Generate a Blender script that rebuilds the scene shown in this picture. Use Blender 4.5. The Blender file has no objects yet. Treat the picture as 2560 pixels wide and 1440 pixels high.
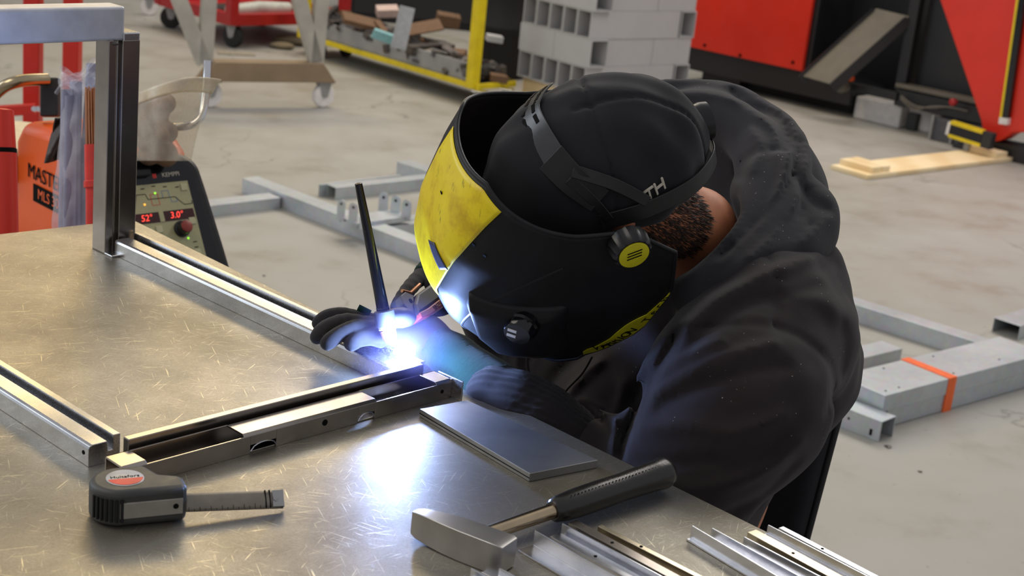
import bpy, bmesh, math, random
import numpy as np
from mathutils import Matrix, Vector
random.seed(7)
# ------------------------------------------------------------------ camera, world, lights, exposure
F_PX = 3750.0; PITCH = math.radians(17.3); ROLL = math.radians(6.0); CAM_H = 1.50
_f = np.array([0, math.cos(PITCH), -math.sin(PITCH)]); _R0 = np.array([1.0, 0, 0]); _U0 = np.cross(_R0, _f)
CR = _R0*math.cos(ROLL) + _U0*math.sin(ROLL); CU = -_R0*math.sin(ROLL) + _U0*math.cos(ROLL); CF = _f
CC = np.array([0, 0, CAM_H])
scene = bpy.context.scene
COL = scene.collection
cam_d = bpy.data.cameras.new('camera'); cam = bpy.data.objects.new('camera', cam_d); COL.objects.link(cam)
cam_d.sensor_width = 36.0; cam_d.lens = F_PX/2560*36.0
cam.matrix_world = Matrix(((CR[0], CU[0], -CF[0], 0), (CR[1], CU[1], -CF[1], 0), (CR[2], CU[2], -CF[2], CAM_H), (0, 0, 0, 1)))
cam_d.dof.use_dof = True; cam_d.dof.focus_distance = 1.66; cam_d.dof.aperture_fstop = 11
cam_d.clip_start = 0.05
scene.camera = cam
scene.view_settings.view_transform = 'Standard'; scene.view_settings.look = 'None'
scene.view_settings.gamma = 1.0; scene.view_settings.use_curve_mapping = False
scene.view_settings.exposure = -0.6
world = bpy.data.worlds.new('hall_light'); scene.world = world; world.use_nodes = True
bg = world.node_tree.nodes['Background']; bg.inputs[0].default_value = (0.93, 0.94, 1.0, 1); bg.inputs[1].default_value = 0.64

def area_light(name, loc, target, sx, sy, power, color):
    d = bpy.data.lights.new(name, 'AREA'); d.shape = 'RECTANGLE'; d.size = sx; d.size_y = sy; d.energy = power; d.color = color
    o = bpy.data.objects.new(name, d); COL.objects.link(o); o.location = loc
    o.rotation_euler = (Vector(target) - Vector(loc)).to_track_quat('-Z', 'Y').to_euler(); return o
area_light('hall_lamp_warm', (-2.6, 9.0, 4.6), (-1.0, 4.0, 0.6), 3.2, 1.0, 125, (1.0, 0.72, 0.30))
area_light('hall_lamp_cool', (3.0, 6.5, 5.2), (0.4, 3.0, 0.4), 3.0, 1.2, 200, (1.0, 0.95, 0.88))
area_light('hall_lamp_front', (-3.2, 1.2, 4.6), (0.0, 3.0, 0.5), 3.0, 2.0, 90, (1.0, 0.92, 0.80))
area_light('hall_lamp_far', (0.5, 10.5, 6.0), (0.0, 8.5, 0.0), 6.0, 2.0, 350, (1.0, 0.93, 0.84))
area_light('gate_daylight', (-6.0, 3.5, 2.8), (0.0, 2.5, 0.8), 3.0, 3.0, 130, (0.80, 0.90, 1.0))

# ------------------------------------------------------------------ geometry helpers
def ray(x, y): return CR*(x-1280)/F_PX - CU*(y-720)/F_PX + CF
def G(x, y, z=0.0):
    d = ray(x, y); return CC + d*(z-CAM_H)/d[2]
def P(x, y, d): return CC + ray(x, y)*d
def VP(x, y, g, th):
    t = math.radians(th); n = np.array([-math.sin(t), math.cos(t), 0]); d = ray(x, y)
    gg = np.array([g[0], g[1], 0]); return CC + d*(np.dot(n, gg-CC)/np.dot(n, d))
def cv(a, b, c): # camera axes (right, up, towards camera) to world, normalised
    v = CR*a + CU*b - CF*c; return v/np.linalg.norm(v)
def V3(p): return Vector((float(p[0]), float(p[1]), float(p[2])))
WM = {}
def set_tags(o, label=None, cat=None, group=None, kind=None):
    if label: o['label'] = label
    if cat: o['category'] = cat
    if group: o['group'] = group
    if kind: o['kind'] = kind
def thing(name, label, cat, loc=(0, 0, 0), rz=0.0, group=None, M=None):
    o = bpy.data.objects.new(name, None); COL.objects.link(o); o.empty_display_size = 0.05
    if M is None: M = Matrix.Translation(V3(loc)) @ Matrix.Rotation(rz, 4, 'Z')
    o.matrix_world = M; WM[o.name] = M.copy(); set_tags(o, label, cat, group); return o
def frame(o, x, y, z=None):
    x = V3(x).normalized(); y = V3(y).normalized(); z = x.cross(y).normalized(); y = z.cross(x)
    M = Matrix.Identity(4)
    for i, v in enumerate((x, y, z)):
        for j in range(3): M[j][i] = v[j]
    M.translation = V3(o); return M
class MB:
    def __init__(s): s.v = []; s.f = []; s.m = []
    def add(s, vs, fs, M=None, mi=0):
        n = len(s.v)
        if M is not None: vs = [M @ Vector(v) for v in vs]
        s.v += [tuple(float(c) for c in v) for v in vs]; s.f += [tuple(n+i for i in f) for f in fs]; s.m += [mi]*len(fs); return s
    def box(s, c, size, M=None, mi=0):
        x, y, z = [k/2 for k in size]; cx, cy, cz = c
        vs = [(cx+i*x, cy+j*y, cz+k*z) for i in (-1, 1) for j in (-1, 1) for k in (-1, 1)]
        return s.add(vs, [(0, 1, 3, 2), (4, 6, 7, 5), (0, 4, 5, 1), (2, 3, 7, 6), (0, 2, 6, 4), (1, 5, 7, 3)], M, mi)
    def beam(s, p0, p1, w, h, up=(0, 0, 1), mi=0):
        p0, p1, up = V3(p0), V3(p1), V3(up); d = (p1-p0); L = d.length; d.normalize()
        side = d.cross(up).normalized(); up2 = side.cross(d)
        M = Matrix.Identity(4)
        for i, v in enumerate((d, side, up2)):
            for j in range(3): M[j][i] = v[j]
        M.translation = (p0+p1)/2
        return s.box((0, 0, 0), (L, w, h), M, mi)
    def prism(s, poly, depth, M=None, z0=0.0, mi=0):
        n = len(poly); a = sum(poly[i][0]*poly[(i+1) % n][1]-poly[(i+1) % n][0]*poly[i][1] for i in range(n))
        if a < 0: poly = poly[::-1]
        vs = [(x, y, z0) for x, y in poly] + [(x, y, z0+depth) for x, y in poly]
        fs = [tuple(range(n-1, -1, -1)), tuple(range(n, 2*n))] + [(i, (i+1) % n, n+(i+1) % n, n+i) for i in range(n)]
        return s.add(vs, fs, M, mi)
    def extr(s, prof, p0, p1, side, up, mi=0):   # profile (u, w) swept from p0 to p1
        p0, p1, side, up = V3(p0), V3(p1), V3(side).normalized(), V3(up).normalized(); n = len(prof)
        vs = [p0+side*u+up*w for u, w in prof]+[p1+side*u+up*w for u, w in prof]
        a = sum(prof[i][0]*prof[(i+1) % n][1]-prof[(i+1) % n][0]*prof[i][1] for i in range(n))
        fl = (side.cross(up).dot(p1-p0) > 0) == (a > 0)
        fs = [tuple(range(n-1, -1, -1)), tuple(range(n, 2*n))] + [(i, (i+1) % n, n+(i+1) % n, n+i) for i in range(n)]
        if not fl: fs = [f[::-1] for f in fs]
        return s.add(vs, fs, None, mi)
    def tube(s, pts, r, n=12, cap=True, mi=0, flat=None):
        pts = [V3(p) for p in pts]; m = len(pts); rr = r if isinstance(r, (list, tuple)) else [r]*m
        vs = []; prev = None
        for i, p in enumerate(pts):
            d = (pts[min(i+1, m-1)]-pts[max(i-1, 0)]).normalized()
            if prev is None:
                a = Vector((0, 0, 1)) if abs(d.z) < .9 else Vector((1, 0, 0)); x = d.cross(a).normalized()
            else: x = (prev-d*prev.dot(d)).normalized()
            prev = x; y = d.cross(x)
            for k in range(n):
                t = 2*math.pi*k/n; vs.append(p+(x*math.cos(t)+y*math.sin(t)*(flat or 1))*rr[i])
        fs = [(i*n+k, i*n+(k+1) % n, (i+1)*n+(k+1) % n, (i+1)*n+k) for i in range(m-1) for k in range(n)]
        if cap: fs += [tuple(range(n-1, -1, -1)), tuple(range((m-1)*n, m*n))]
        return s.add(vs, fs, None, mi)
    def lathe(s, prof, M=None, n=24, mi=0, wob=None):
        vs = []; m = len(prof)
        for r, z in prof:
            for k in range(n):
                t = 2*math.pi*k/n; q = r*(wob(t, z) if wob else 1); vs.append((q*math.cos(t), q*math.sin(t), z))
        fs = [(i*n+k, i*n+(k+1) % n, (i+1)*n+(k+1) % n, (i+1)*n+k) for i in range(m-1) for k in range(n)]
        fs += [tuple(range(n-1, -1, -1)), tuple(range((m-1)*n, m*n))]
        return s.add(vs, fs, M, mi)
    def grid(s, fn, nu, nv, mi=0):
        vs = [fn(i/nu, j/nv) for i in range(nu+1) for j in range(nv+1)]
        fs = [(i*(nv+1)+j, (i+1)*(nv+1)+j, (i+1)*(nv+1)+j+1, i*(nv+1)+j+1) for i in range(nu) for j in range(nv)]
        return s.add(vs, fs, None, mi)
def spline(pts, n=8):
    pts = [np.array(p, float) for p in pts]; out = []
    for i in range(len(pts)-1):
        p0 = pts[max(i-1, 0)]; p1 = pts[i]; p2 = pts[i+1]; p3 = pts[min(i+2, len(pts)-1)]
        for k in range(n):
            t = k/n; out.append(0.5*((2*p1)+(-p0+p2)*t+(2*p0-5*p1+4*p2-p3)*t*t+(-p0+3*p1-3*p2+p3)*t**3))
    out.append(pts[-1]); return out
def build(name, mb, mat, parent=None, bevel=0.0, smooth=None, solid=0.0, sub=0, label=None, kind=None, local=False, seg=2, cat=None, group=None, fixn=False):
    me = bpy.data.meshes.new(name)
    vs = mb.v
    root = parent
    while root is not None and root.parent is not None: root = root.parent
    if root is not None and not local:
        inv = WM[root.name].inverted() if root.name in WM else Matrix.Identity(4); vs = [tuple(inv @ Vector(v)) for v in vs]
    me.from_pydata(vs, [], mb.f)
    mats = mat if isinstance(mat, (list, tuple)) else [mat]
    for m in mats: me.materials.append(m)
    if len(mats) > 1:
        me.polygons.foreach_set('material_index', mb.m)
    if fixn:
        bm = bmesh.new(); bm.from_mesh(me); bmesh.ops.recalc_face_normals(bm, faces=bm.faces); bm.to_mesh(me); bm.free()
    if smooth is not None:
        me.polygons.foreach_set('use_smooth', [True]*len(me.polygons))
        if smooth < 180: me.set_sharp_from_angle(angle=math.radians(smooth))
    me.update()
    o = bpy.data.objects.new(name, me); COL.objects.link(o)
    if parent is not None: o.parent = parent
    if solid: k = o.modifiers.new('solid', 'SOLIDIFY'); k.thickness = solid; k.offset = 0
    if sub: k = o.modifiers.new('sub', 'SUBSURF'); k.levels = sub; k.render_levels = sub
    if bevel: k = o.modifiers.new('bevel', 'BEVEL'); k.width = bevel; k.segments = seg; k.limit_method = 'ANGLE'; k.angle_limit = math.radians(40)
    set_tags(o, label, cat, group, kind)
    return o
def text(name, body, M, size, mat, parent, ex=0.0002, sx=1.0, space=1.0, shear=0.0):
    c = bpy.data.curves.new(name, 'FONT'); c.body = body; c.size = size; c.extrude = ex; c.align_x = 'CENTER'; c.align_y = 'CENTER'; c.space_character = space; c.shear = shear
    c.resolution_u = 3
    t = bpy.data.objects.new(name, c); COL.objects.link(t); dg = bpy.context.evaluated_depsgraph_get()
    me = bpy.data.meshes.new_from_object(t.evaluated_get(dg)); bpy.data.objects.remove(t)
    root = parent
    while root.parent is not None: root = root.parent
    me.transform(WM[root.name].inverted() @ M @ Matrix.Diagonal((sx, 1, 1, 1)))
    me.materials.clear(); me.materials.append(mat); me.name = name
    o = bpy.data.objects.new(name, me); COL.objects.link(o); o.parent = parent; return o

# ------------------------------------------------------------------ materials
def srgb(r, g, b): return tuple(((c/255)/12.92 if c/255 <= .04045 else ((c/255+.055)/1.055)**2.4) for c in (r, g, b))
class NT:
    def __init__(s, name):
        s.mat = bpy.data.materials.new(name); s.mat.use_nodes = True; s.t = s.mat.node_tree; s.b = s.t.nodes['Principled BSDF']; s.co = None
    def n(s, typ, **kw):
        k = s.t.nodes.new(typ)
        for a, v in kw.items(): setattr(k, a, v)
        return k
    def l(s, a, b): s.t.links.new(a, b)
    def obj(s, scale=(1, 1, 1), rot=(0, 0, 0)):
        if s.co is None: s.co = s.n('ShaderNodeTexCoord')
        m = s.n('ShaderNodeMapping'); m.inputs['Scale'].default_value = scale; src = s.co.outputs['Object']
        if any(rot): q = s.n('ShaderNodeMapping'); q.inputs['Rotation'].default_value = rot; s.l(src, q.inputs[0]); src = q.outputs[0]
        s.l(src, m.inputs[0]); return m.outputs[0]
    def noise(s, scale, detail=3, rough=.5, vec=None, dist=0.0):
        k = s.n('ShaderNodeTexNoise'); k.inputs['Scale'].default_value = scale; k.inputs['Detail'].default_value = detail; k.inputs['Roughness'].default_value = rough; k.inputs['Distortion'].default_value = dist
        s.l(vec if vec is not None else s.obj(), k.inputs['Vector']); return k.outputs['Fac']
    def ramp(s, fac, stops):
        k = s.n('ShaderNodeValToRGB'); e = k.color_ramp.elements
        while len(e) < len(stops): e.new(.5)
        for q, (p, c) in zip(e, stops): q.position = p; q.color = (c if len(c) == 4 else (*c, 1)) if not isinstance(c, float) else (c, c, c, 1)
        s.l(fac, k.inputs[0]); return k.outputs[0]
    def math(s, op, a, b=None, clamp=False):
        k = s.n('ShaderNodeMath', operation=op, use_clamp=clamp)
        for i, v in enumerate((a, b)):
            if v is None: continue
            if isinstance(v, (int, float)): k.inputs[i].default_value = v
            else: s.l(v, k.inputs[i])
        return k.outputs[0]
    def mix(s, fac, a, b):
        k = s.n('ShaderNodeMix', data_type='RGBA')
        for i, v in ((0, fac), (6, a), (7, b)):
            if isinstance(v, (int, float)): k.inputs[i].default_value = v
            elif isinstance(v, tuple): k.inputs[i].default_value = (*v, 1) if len(v) == 3 else v
            else: s.l(v, k.inputs[i])
        return k.outputs[2]
    def bump(s, h, strength=.2, dist=.001):
        k = s.n('ShaderNodeBump'); k.inputs['Strength'].default_value = strength; k.inputs['Distance'].default_value = dist
        s.l(h, k.inputs['Height']); s.l(k.outputs[0], s.b.inputs['Normal'])
    def set(s, **kw):
        for a, v in kw.items():
            a = {'color': 'Base Color', 'rough': 'Roughness', 'metal': 'Metallic', 'coat': 'Coat Weight', 'trans': 'Transmission Weight', 'spec': 'Specular IOR Level', 'sheen': 'Sheen Weight', 'alpha': 'Alpha'}[a]
            if isinstance(v, (int, float)): s.b.inputs[a].default_value = v
            elif isinstance(v, tuple): s.b.inputs[a].default_value = (*v, 1)
            else: s.l(v, s.b.inputs[a])
        return s
def plain(name, col, rough=.5, metal=0.0, var=.12, vs=40, bump=0.0, bs=300, **kw):
    t = NT(name); n = t.noise(vs, 4, .6)
    a = tuple(min(1, c*(1+var)) for c in col); b = tuple(c*(1-var) for c in col)
    t.set(color=t.ramp(n, [(.3, b), (.7, a)]), metal=metal, **kw)
    r = t.noise(vs*1.7, 3); t.set(rough=t.ramp(r, [(.3, max(0.02, rough-.06)), (.7, rough+.06)]))
    if bump: t.bump(t.noise(bs, 3), bump, .001)
    return t.mat
def emis(name, col, st):
    t = NT(name); t.b.inputs['Base Color'].default_value = (*col, 1); t.b.inputs['Emission Color'].default_value = (*col, 1); t.b.inputs['Emission Strength'].default_value = st; return t.mat

def m_floor():
    t = NT('concrete_floor')
    big = t.noise(.55, 4, .6); mid = t.noise(3.0, 5, .65); fine = t.noise(90, 4, .7)
    c = t.ramp(big, [(.3, srgb(146, 141, 128)), (.52, srgb(158, 156, 149)), (.75, srgb(168, 167, 163))])
    c2 = t.ramp(mid, [(.25, srgb(128, 118, 96)), (.45, srgb(164, 160, 152)), (.8, srgb(178, 176, 170))])
    c = t.mix(.45, c, c2)
    st = t.ramp(t.noise(1.2, 3, .5, dist=.6), [(.62, 0.0), (.74, .35)])
    c = t.mix(st, c, srgb(112, 96, 60))
    w = t.obj(); nz = t.n('ShaderNodeTexNoise'); nz.inputs['Scale'].default_value = 3; nz.inputs['Detail'].default_value = 6; t.l(w, nz.inputs['Vector'])
    va = t.n('ShaderNodeVectorMath', operation='ADD'); vm = t.n('ShaderNodeVectorMath', operation='SCALE'); vm.inputs[3].default_value = .5
    t.l(nz.outputs['Color'], vm.inputs[0]); t.l(w, va.inputs[0]); t.l(vm.outputs[0], va.inputs[1])
    vo = t.n('ShaderNodeTexVoronoi', feature='DISTANCE_TO_EDGE'); vo.inputs['Scale'].default_value = .9; t.l(va.outputs[0], vo.inputs['Vector'])
    cr = t.ramp(vo.outputs['Distance'], [(0.0, .55), (.006, 0.0)])
    msk = t.ramp(t.noise(.9, 2), [(.5, 0.0), (.56, 1.0)])
    c = t.mix(t.math('MULTIPLY', cr, msk), c, srgb(84, 80, 74))
    sp = t.ramp(t.noise(45, 2, .4), [(.72, 0.0), (.76, .5)])
    c = t.mix(sp, c, srgb(120, 112, 98))
    t.set(color=c, rough=t.ramp(mid, [(.3, .42), (.7, .6)])); t.bump(fine, .12, .002); return t.mat
def scratches(t, n, base, thr, seeds):
    out = None
    for k, (ang, sc) in enumerate(seeds):
        v = t.obj((base*sc, base*sc*.035, 1.0), (0, 0, ang))
        f = t.noise(1.0, 2, .5, vec=v, dist=.35)
        r = t.ramp(f, [(thr, 0.0), (thr+.035, 1.0)])
        out = r if out is None else t.math('MAXIMUM', out, r)
    return out
def m_table():
    t = NT('scratched_steel_top')
    sc = scratches(t, 4, 620, .685, [(.2, 1), (1.1, .8), (2.0, 1.2), (2.75, .9), (.75, 1.5), (1.6, 1.3)])
    big = t.noise(5, 6, .66); fine = t.noise(620, 3, .6)
    c = t.ramp(big, [(.3, srgb(138, 131, 116)), (.55, srgb(158, 153, 142)), (.75, srgb(174, 171, 164))])
    c = t.mix(t.math('MULTIPLY', sc, .55), c, srgb(225, 216, 190))
    fs = t.ramp(fine, [(.4, 0.0), (.62, .22)]); c = t.mix(fs, c, srgb(110, 102, 88))
    t.set(color=c, metal=.88)
    r = t.ramp(big, [(.3, .46), (.7, .34)]); r2 = t.math('ADD', r, t.math('MULTIPLY', fine, .12))
    r3 = t.math('SUBTRACT', r2, t.math('MULTIPLY', sc, .10)); t.set(rough=r3)
    h = t.math('ADD', t.math('MULTIPLY', sc, .8), t.math('MULTIPLY', fine, .35)); t.bump(h, .16, .0006); return t.mat
def m_steel(name, col, rough, ax=(300, 300, 8), var=.1, metal=1.0, bmp=.08):
    t = NT(name); s = t.noise(420, 3, .6); b = t.noise(18, 4, .6)
    hi = tuple(min(1, k*(1+var)) for k in col); lo = tuple(k*(1-var*1.6) for k in col)
    c = t.ramp(b, [(.3, lo), (.7, hi)])
    t.set(color=c, metal=metal, rough=t.math('ADD', t.math('MULTIPLY', s, .05), rough-.025)); t.bump(s, bmp*.3, .0003); return t.mat
def m_fabric(name, col, specks=True, wool=.5):
    t = NT(name); big = t.noise(9, 4, .6); f = t.noise(900, 3, .7); w = t.noise(3000, 2, .5)
    c = t.ramp(big, [(.3, tuple(k*.8 for k in col)), (.7, tuple(k*1.25 for k in col))])
    if specks:
        vo = t.n('ShaderNodeTexVoronoi'); vo.inputs['Scale'].default_value = 130; t.l(t.obj(), vo.inputs['Vector'])
        d = t.ramp(vo.outputs['Distance'], [(.055, 1.0), (.10, 0.0)]); mk = t.ramp(t.noise(16, 3, .7), [(.52, 0.0), (.62, 1.0)])
        c = t.mix(t.math('MULTIPLY', t.math('MULTIPLY', d, mk), .65), c, srgb(190, 184, 178))
    t.set(color=c, rough=.95, spec=.15, sheen=.12); t.bump(t.math('ADD', f, t.math('MULTIPLY', w, .4)), wool, .0006); return t.mat
def m_galv():
    t = NT('galvanised_steel'); vo = t.n('ShaderNodeTexVoronoi'); vo.inputs['Scale'].default_value = 60; t.l(t.obj(), vo.inputs['Vector'])
    b = t.noise(4, 4, .6); c = t.ramp(b, [(.3, srgb(176, 182, 186)), (.7, srgb(200, 206, 210))])
    c = t.mix(.06, c, vo.outputs['Color']); t.set(color=c, metal=.45, rough=.40); return t.mat
def m_wood():
    t = NT('pale_pine'); v = t.obj((1, 1, 1)); k = t.n('ShaderNodeTexWave'); k.inputs['Scale'].default_value = 2.0; k.inputs['Distortion'].default_value = 3; k.inputs['Detail'].default_value = 3
    t.l(t.obj((.6, 6, 2)), k.inputs[0]); c = t.ramp(k.outputs['Fac'], [(.1, srgb(232, 206, 158)), (.8, srgb(242, 222, 180))]); t.set(color=c, rough=.7); return t.mat
def m_clear(name, tint, milky, rough=.12):
    m = bpy.data.materials.new(name); m.use_nodes = True; t = m.node_tree; t.nodes.clear()
    o = t.nodes.new('ShaderNodeOutputMaterial'); tr = t.nodes.new('ShaderNodeBsdfTransparent'); tr.inputs[0].default_value = (*tint, 1)
    p = t.nodes.new('ShaderNodeBsdfPrincipled'); p.inputs['Base Color'].default_value = (*tint, 1); p.inputs['Roughness'].default_value = rough
    mx = t.nodes.new('ShaderNodeMixShader'); tc = t.nodes.new('ShaderNodeTexCoord'); n = t.nodes.new('ShaderNodeTexNoise'); n.inputs['Scale'].default_value = 25; n.inputs['Detail'].default_value = 4
    r = t.nodes.new('ShaderNodeValToRGB'); r.color_ramp.elements[0].position = .3; r.color_ramp.elements[1].position = .75
    r.color_ramp.elements[0].color = (milky*.6,)*3+(1,); r.color_ramp.elements[1].color = (min(1, milky*1.5),)*3+(1,)
    t.links.new(tc.outputs['Object'], n.inputs[0]); t.links.new(n.outputs[0], r.inputs[0]); t.links.new(r.outputs[0], mx.inputs[0])
    t.links.new(tr.outputs[0], mx.inputs[1]); t.links.new(p.outputs[0], mx.inputs[2]); t.links.new(mx.outputs[0], o.inputs[0]); return m
M = {}
M['floor'] = m_floor(); M['table'] = m_table()
M['wall'] = plain('pale_hall_wall', srgb(120, 118, 112), .8)
M['steel'] = m_steel('bright_cold_rolled_steel', srgb(196, 196, 198), .27)
M['dsteel'] = m_steel('dark_oiled_steel', srgb(172, 164, 156), .26)
M['plate'] = m_steel('matt_steel_plate', srgb(165, 165, 165), .48, (90, 90, 90))
M['edge'] = m_steel('cut_steel_edge', srgb(205, 200, 190), .3)
M['alu'] = m_steel('bare_aluminium', srgb(214, 216, 222), .24, (8, 260, 260))
M['alu_warm'] = m_steel('warm_aluminium', srgb(205, 194, 168), .26, (8, 260, 260))
M['satin'] = m_steel('satin_scale_steel', srgb(205, 205, 208), .52, metal=.65)
M['hammer'] = m_steel('forged_steel', srgb(176, 174, 172), .36, (60, 60, 60), bmp=.2)
M['chrome'] = m_steel('chrome', srgb(220, 220, 222), .14, (20, 20, 20), .03, bmp=0.0)
M['brass_pipe'] = m_steel('tarnished_steel_pipe', srgb(176, 160, 130), .25, (20, 20, 20))
M['galv'] = m_galv(); M['wood'] = m_wood()
M['black_plastic'] = plain('black_plastic', srgb(26, 26, 28), .35, spec=.4)
M['gloss_black'] = plain('gloss_black_plastic', srgb(12, 12, 16), .14)
M['helmet'] = plain('helmet_black', srgb(28, 28, 30), .48, var=.15, vs=25, bump=.06, bs=500, spec=.3)
M['helmet_in'] = plain('helmet_inside_black', srgb(10, 10, 12), .8, spec=.1)
M['strap'] = plain('grey_band_plastic', srgb(58, 58, 60), .32)
M['strap_dark'] = plain('black_band_plastic', srgb(26, 26, 27), .45)
def m_yellow():
    t = NT('scuffed_yellow_plastic'); n = t.noise(26, 5, .7); c = t.ramp(n, [(.25, srgb(198, 160, 14)), (.5, srgb(240, 214, 22)), (.75, srgb(250, 228, 40))])
    d = t.ramp(t.noise(120, 3, .6, vec=t.obj((1, 1, .25))), [(.66, 0.0), (.72, .7)]); c = t.mix(d, c, srgb(70, 58, 20)); t.set(color=c, rough=.36); return t.mat
M['yellow'] = m_yellow()
M['yellow_dim'] = plain('yellow_sticker', srgb(206, 198, 24), .45)
M['ink'] = plain('black_ink', srgb(16, 16, 15), .8, spec=.1)
M['white_ink'] = plain('pale_print', srgb(200, 192, 176), .7)
M['hoodie'] = m_fabric('charcoal_fleece', srgb(42, 37, 38)); M['hood'] = m_fabric('faded_black_fleece', srgb(48, 47, 50))
M['cap'] = m_fabric('black_cotton', srgb(38, 38, 41), False, .25)
M['rib'] = m_fabric('ribbed_black_knit', srgb(34, 31, 33), False, .8); M['trouser'] = m_fabric('black_work_cloth', srgb(28, 28, 30), False)
def m_skin():
    t = NT('skin'); n = t.noise(30, 4, .6); t.set(color=t.ramp(n, [(.3, srgb(178, 108, 74)), (.7, srgb(206, 136, 98))]), rough=.5); t.b.inputs['Subsurface Weight'].default_value = .1; t.b.inputs['Subsurface Radius'].default_value = (.01, .004, .002); t.bump(t.noise(400, 3), .2, .0005); return t.mat
M['skin'] = m_skin(); M['hair'] = plain('brown_hair', srgb(62, 44, 34), .6)
M['glove'] = m_fabric('grey_glove_coating', srgb(44, 42, 44), False, .35); M['knit'] = m_fabric('green_glove_knit', srgb(12, 40, 34), False, .9)
M['copper'] = m_steel('copper_rod', srgb(196, 140, 104), .35, (40, 40, 40)); M['ceramic'] = plain('pink_ceramic', srgb(196, 128, 120), .35)
M['white_pl'] = plain('white_nylon', srgb(226, 222, 220), .4); M['torch_red'] = plain('dull_red_plastic', srgb(140, 52, 40), .4)
M['torch_grey'] = plain('grey_rubber', srgb(66, 66, 74), .5)
M['red'] = plain('red_paint', srgb(196, 36, 24), .38, var=.06, vs=6); M['red2'] = plain('bright_red_paint', srgb(222, 46, 24), .36, var=.05, vs=5)
M['dred'] = plain('dark_red_paint', srgb(168, 26, 26), .4)
M['machine_black'] = plain('black_machine_paint', srgb(30, 30, 32), .45, vs=6)
M['machine_dark'] = plain('dark_void_paint', srgb(16, 16, 18), .6)
M['chute'] = plain('dusty_grey_sheet', srgb(98, 92, 82), .5, vs=8)
M['yellow_paint'] = plain('yellow_paint', srgb(226, 200, 16), .4, vs=12)
M['grey_paint'] = plain('grey_paint', srgb(150, 150, 148), .5, vs=10); M['trestle'] = plain('pale_grey_enamel', srgb(172, 168, 158), .45, vs=10)
M['beam_brown'] = plain('taupe_painted_beam', srgb(140, 120, 94), .55, vs=8)
M['tubegrey'] = plain('light_grey_coated_tube', srgb(184, 184, 184), .45, var=.04, vs=5)
M['tube_in'] = plain('tube_inner_grey', srgb(84, 80, 76), .6)
M['rubber'] = plain('black_rubber', srgb(24, 24, 24), .7); M['styro'] = plain('white_block', srgb(196, 192, 188), .8, vs=20)
M['orange'] = plain('orange_enamel', srgb(244, 96, 24), .35, var=.05, vs=10); M['orange_tape'] = plain('orange_tape', srgb(244, 104, 36), .5)
M['panel'] = plain('beige_control_foil', srgb(172, 168, 128), .28, var=.04)
M['lcd'] = plain('dark_red_window', srgb(60, 16, 12), .2); M['led_red'] = emis('red_led', (1.0, .06, .04), 2.2); M['led_green'] = emis('green_led', (.35, 1.0, .05), 1.6)
M['led_amber'] = emis('amber_led', (1, .45, .05), 2.0)
M['tape_grey'] = plain('dark_grey_rubber_case', srgb(62, 62, 60), .5, bump=.1, bs=900); M['tape_silver'] = plain('silver_plastic', srgb(160, 154, 144), .35, metal=.3)
M['blade'] = plain('worn_tape_blade', srgb(136, 128, 116), .35, metal=.3, vs=90)
M['sticker'] = plain('silver_sticker', srgb(196, 194, 190), .35); M['sticker_red'] = plain('red_print', srgb(214, 52, 44), .45)
M['tubered'] = plain('red_plastic_tube', srgb(222, 62, 52), .35); M['leather'] = plain('dark_brown_leather', srgb(52, 36, 28), .6, bump=.3)
M['rodgrey'] = plain('grey_violet_tube', srgb(134, 136, 158), .35); M['bag'] = m_clear('clear_poly_bag', (.94, .95, 1.0), .24, .18); M['visor'] = m_clear('scratched_clear_visor', (.92, .88, .80), .26, .3)
M['visor_band'] = m_clear('milky_visor_band', (.86, .78, .62), .62, .35)
M['blue_paint'] = plain('pale_blue_sheet', srgb(140, 196, 204), .5); M['brown_sheet'] = plain('brown_card', srgb(112, 84, 60), .8); M['scrap'] = m_steel('scrap_steel', srgb(110, 104, 100), .45, (20, 20, 20), .3)
M['grey_sheet'] = plain('pale_grey_offcut', srgb(170, 172, 174), .5)
M['rag'] = plain('brown_rag', srgb(124, 98, 78), .9, vs=60, bump=.5, bs=120)

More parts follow.
